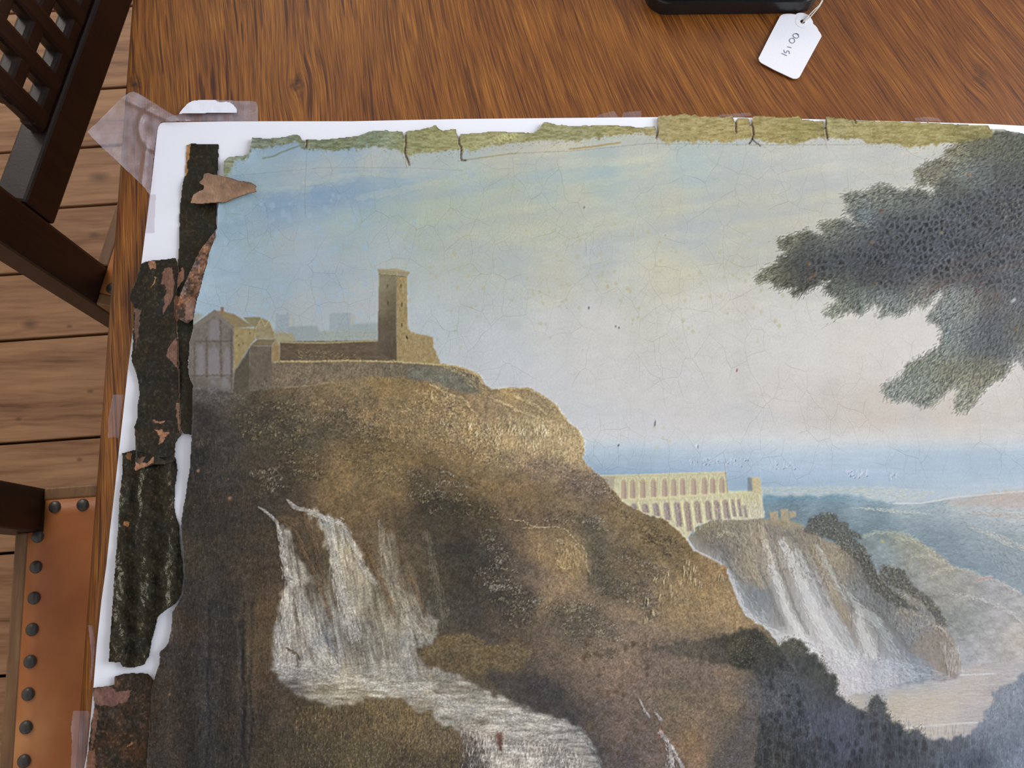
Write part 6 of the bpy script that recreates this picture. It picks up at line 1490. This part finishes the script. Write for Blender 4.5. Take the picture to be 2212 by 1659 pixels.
def build_board():
    pts = [(340, 282), (341, 274), (345, 267), (352, 264), (500, 262), (760, 262), (890, 259), (1000, 257), (1200, 255), (1420, 253), (1600, 254), (1780, 258), (1940, 262), (2137, 268), (2212, 272), (2330, 283), (2330, 1765), (170, 1765), (177, 1710), (182, 1659), (188, 1627), (197, 1537), (202, 1482), (209, 1392), (219, 1299), (230, 1220), (238, 1142), (247, 1066), (256, 982), (266, 894), (276, 800), (290, 690), (306, 565), (319, 463), (327, 400)]
    me = prism_mesh(world_poly(pts, SHEET_Z), TABLE_Z + .0002, SHEET_Z, .0004)
    o = obj('backing_board', me, M['board']); tag(o, 'white backing board under the old painting', 'board')
    return o


def film(name, pts, z, mat, label, cat, wav=.0006, curl=None, parent=None, group=None, step=1.4, seed=0):
    """a piece of thin film or paper cut to the outline pts"""
    def zf(Ug, Vg, ins):
        h, w = Ug.shape
        zz = z + wav * (.6 + noise(w, h, 34, 34, 3, seed))
        return zz + (curl(Ug, Vg) if curl else 0)

    def cf(Ug, Vg):
        return np.full(Ug.shape + (3,), 220.0), np.zeros(Ug.shape + (3,))
    o = grid_sheet(name, pts, step, cf, zf, mat, parent, .00012, .25, seed)
    if label:
        tag(o, label, cat, group)
    return o


def build_tapes():
    g = 'strips of clear tape round the board'

    def curl(u, v):
        r = np.hypot(u - 352, v - 276)
        ring = .0030 * np.exp(-((r - 52) / 7) ** 2)
        c1 = .0026 * np.exp(-(((u - 262) * .42 - (v - 212) * .9 + 0) / 6) ** 2) * np.clip((u - 255) / 20, 0, 1)
        c2 = .0024 * np.exp(-((u - 318 + .12 * (v - 300)) / 5) ** 2) * np.clip((v - 290) / 30, 0, 1)
        return .0006 + np.maximum(0, r - 60) * .00004 + ring + c1 + c2
    film('clear_tape', [(187, 285), (225, 248), (263, 210), (280, 199), (290, 197), (300, 201), (335, 222), (367, 243), (382, 250), (405, 258), (430, 262), (350, 264), (342, 275), (338, 300), (332, 350), (326, 415), (324, 424), (311, 405), (285, 380), (251, 347), (220, 319)], TABLE_Z + .0016, M['film_thick'],
         'large crumpled piece of clear tape sticking out past the top left corner of the board', 'tape', .0008, curl, None, g, 1.4, 301)
    film('clear_tape', [(356, 263), (362, 252), (385, 247), (398, 234), (412, 222), (432, 217), (468, 215), (520, 217), (554, 218), (558, 228), (558, 262)], TABLE_Z + .0012, M['film_thick'],
         'clear tape along the top edge of the board holding a torn piece of white paper', 'tape', .0008, None, None, g, 1.4, 302)
    pp = [(385, 246), (390, 240), (395, 233), (400, 229), (403, 224), (410, 220), (418, 217), (425, 216), (440, 215), (466, 215), (470, 218), (476, 220), (490, 219), (497, 220), (504, 225), (509, 230), (513, 236), (512, 244), (470, 244), (430, 245)]
    o = film('torn_paper', pp, TABLE_Z + .0042, M['paper'], 'torn piece of white paper stuck on the tape at the top edge of the board', 'paper', .00015, None, None, None, 1.2, 303)
    small = [([(243, 852), (268, 852), (262, 900), (258, 946), (233, 946), (234, 900), (238, 880)], 'short piece of clear tape on the bare wood left of the board, halfway down'),
             ([(190, 1349), (200, 1350), (206, 1386), (204, 1420), (199, 1470), (194, 1478), (197, 1420)], 'narrow sliver of clear tape at the left edge of the board beside the gold-glinting strip'),
             ([(158, 1535), (190, 1535), (195, 1540), (188, 1620), (180, 1700), (152, 1700), (153, 1640), (155, 1600), (153, 1570)], 'clear tape at the bottom left edge of the table beside the brown canvas strip'),
             ([(1279, 254), (1300, 245), (1328, 238), (1338, 252), (1340, 254)], 'pointed bit of clear tape above the middle of the top edge of the board'),
             ([(1342, 254), (1346, 242), (1386, 238), (1387, 254)], 'square-cut bit of clear tape right of the pointed bit on the top edge'),
             ([(1543, 252), (1560, 246), (1600, 244), (1620, 242), (1626, 249), (1600, 256)], 'bit of clear tape sticking out behind the yellow margin of the painting'),
             ([(1978, 262), (1975, 254), (2010, 251), (2030, 255), (2040, 264)], 'bit of clear tape at the top edge of the board near the tree'),
             ]
    for k, (p, lb) in enumerate(small):
        film('clear_tape', p, TABLE_Z + .0010, M['film'], lb, 'tape', .0006, None, None, g, 1.4, 310 + k)
    film('clear_tape', [(322, 420), (337, 420), (334, 504), (314, 504)], SHEET_Z + .0003, M['film'], 'faint piece of clear tape lying flat on the white board left of the black strip', 'tape', .0002, None, None, g, 1.4, 320)


# ------------------------------------------------------------------ tag and case
def build_tag():
    body = [(1684, 37), (1687, 34), (1692, 32), (1700, 31), (1708, 31), (1714, 32), (1718, 33), (1722, 30), (1727, 29), (1733, 29), (1739, 31), (1746, 34), (1751, 40), (1755, 47), (1756, 53), (1761, 57), (1765, 62), (1767, 67), (1770, 71), (1773, 76), (1774, 80), (1772, 84), (1750, 124), (1729, 163), (1726, 168), (1720, 171), (1713, 171), (1706, 168), (1672, 152), (1644, 137), (1640, 133), (1638, 127), (1641, 121), (1662, 79)]
    z0 = TABLE_Z + .0012
    hole = at(1733, 48, z0); R = .0017
    outer = [at(u, v, z0) for u, v in body]
    bm = bmesh.new()
    zt = z0 + .0007
    ov = [bm.verts.new((p.x, p.y, zt)) for p in outer]
    hv = [bm.verts.new((hole.x + R * math.cos(a), hole.y + R * math.sin(a), zt)) for a in [2 * math.pi * k / 20 for k in range(20)]]
    oe = [bm.edges.new((ov[i], ov[(i + 1) % len(ov)])) for i in range(len(ov))]; he = [bm.edges.new((hv[i], hv[(i + 1) % 20])) for i in range(20)]
    bmesh.ops.triangle_fill(bm, use_beauty=True, use_dissolve=False, edges=oe + he)
    bmesh.ops.recalc_face_normals(bm, faces=list(bm.faces))
    if sum(f.normal.z for f in bm.faces) < 0:
        bmesh.ops.reverse_faces(bm, faces=list(bm.faces))
    root = empty('price_tag', at(1700, 100, TABLE_Z))
    tag(root, 'white card tag with blue handwriting tied on by a white string', 'tag')
    inv = Matrix.Translation(-Vector(root.location))
    c = obj('card', bm_mesh(bm), M['card'], root); c.matrix_parent_inverse = inv
    c.modifiers.new('thickness', 'SOLIDIFY').thickness = .0006
    # reinforcing disc round the hole
    bm = bmesh.new()
    a = [bm.verts.new((hole.x + .0052 * math.cos(w), hole.y + .0052 * math.sin(w), zt + .00012)) for w in [2 * math.pi * k / 28 for k in range(28)]]
    b = [bm.verts.new((hole.x + R * 1.05 * math.cos(w), hole.y + R * 1.05 * math.sin(w), zt + .00012)) for w in [2 * math.pi * k / 28 for k in range(28)]]
    for k in range(28):
        bm.faces.new((a[k], a[(k + 1) % 28], b[(k + 1) % 28], b[k]))
    obj('washer', bm_mesh(bm), M['card'], c)
    # handwriting QO 151
    s = 440 / 2212.0
    P = lambda x, y: (1380 + x * s, y * s)
    def loop(cx, cy, rx, ry, a0, a1, rot):
        out = []
        for k in range(25):
            w_ = a0 + (a1 - a0) * k / 24; x = rx * math.cos(w_); y = ry * math.sin(w_)
            out.append(P(cx + x * math.cos(rot) - y * math.sin(rot), cy + x * math.sin(rot) + y * math.cos(rot)))
        return out
    glyphs = [loop(1706, 390, 32, 23, .5, 6.6, .35), [P(1688, 366), P(1712, 362), P(1738, 378)],
              loop(1665, 441, 29, 27, .2, 6.4, .2), [P(1612, 507), P(1634, 513), P(1657, 519)],
              [P(1577, 541), P(1579, 560), P(1588, 574), P(1600, 574), P(1606, 562), P(1610, 552), P(1622, 552), P(1634, 562), P(1636, 586)], [P(1550, 580), P(1580, 592), P(1608, 606)]]
    verts, faces = [], []
    for gl in glyphs:
        m = tube_mesh([at(u, v, zt + .0001) for u, v in gl], .0002, 6)
        o_ = len(verts); verts += [v.co.copy() for v in m.vertices]; faces += [tuple(i + o_ for i in p.vertices) for p in m.polygons]
        bpy.data.meshes.remove(m)
    hw = obj('handwriting', mesh_from(verts, faces), M['ink'], c); tag(hw, 'blue handwritten number QO 151')
    for k, d in enumerate((0, 5)):
        path = [at(1733, 50, zt - .0006), at(1736 + d * .4, 45, zt + .0006), at(1744 + d, 37 + d * .3, zt + .0016), at(1758 + d * .8, 22 + d * .2, zt + .003), at(1769 + d * .4, 12, zt + .004), at(1775 + d * .3, 2, zt + .005), at(1779 - d * .4, -18, zt + .006), at(1774 - d, -45, zt + .007), at(1758, -70, zt + .008)]
        st = obj('string', tube_mesh(path, .00042, 7), M['string'], root); st.matrix_parent_inverse = inv


def build_case():
    z1 = TABLE_Z + .026
    a, b = at(1394, 38, TABLE_Z), at(1768, 34, TABLE_Z)
    w = (b - a).length; d = b - a; rz = math.atan2(d.y, d.x)
    root = empty('black_case', (a.x, a.y, TABLE_Z), rz); tag(root, 'black plastic case at the top edge of the table behind the tag', 'case')

    def rounded(x0, x1, y0, y1, z0, z1, r, bev):
        pts = []
        for cx, cy, s in ((x1 - r, y1 - r, 0), (x0 + r, y1 - r, 1), (x0 + r, y0 + r, 2), (x1 - r, y0 + r, 3)):
            for k in range(7):
                an = math.pi / 2 * (s + k / 6); pts.append((cx + r * math.cos(an), cy + r * math.sin(an)))
        me = prism_mesh(pts, z0, z1, bev); me.polygons.foreach_set('use_smooth', [False] * len(me.polygons))
        return me
    obj('body', rounded(0, w, .002, .085, .0003, .012, .016, .001), M['case'], root)
    obj('lid', rounded(.0015, w - .0015, .0045, .083, .0126, .024, .015, .005), M['case'], root)
    obj('seam', rounded(.003, w - .003, .006, .081, .0119, .0127, .014, .0001), M['ink'] if False else M['stud'], root)
    obj('lid_panel', rounded(.016, w - .016, .020, .072, .0236, .0262, .010, .0012), M['case'], root)
    obj('clasp', box_mesh(w * .5 - .012, w * .5 + .012, .081, .087, .006, .020, .0015), M['case'], root)


build_floor()
build_walls()
build_table()
ca = at(232, 575, .45)
build_chair(ca, math.radians(-11.0), 'dark oak chair with a square lattice back showing at the upper left of the table', .003, .0005)
cb = at(94, 1053, .45); rb = math.radians(4.2)
eyb = Vector((-math.sin(rb), math.cos(rb), 0))
cbo = cb - eyb * (CW + PT)
build_chair(cbo, rb, 'dark oak chair with its studded tan leather seat showing at the lower left', .0)
build_board()
build_tapes()
build_painting()
build_strips()
build_case()
build_tag()
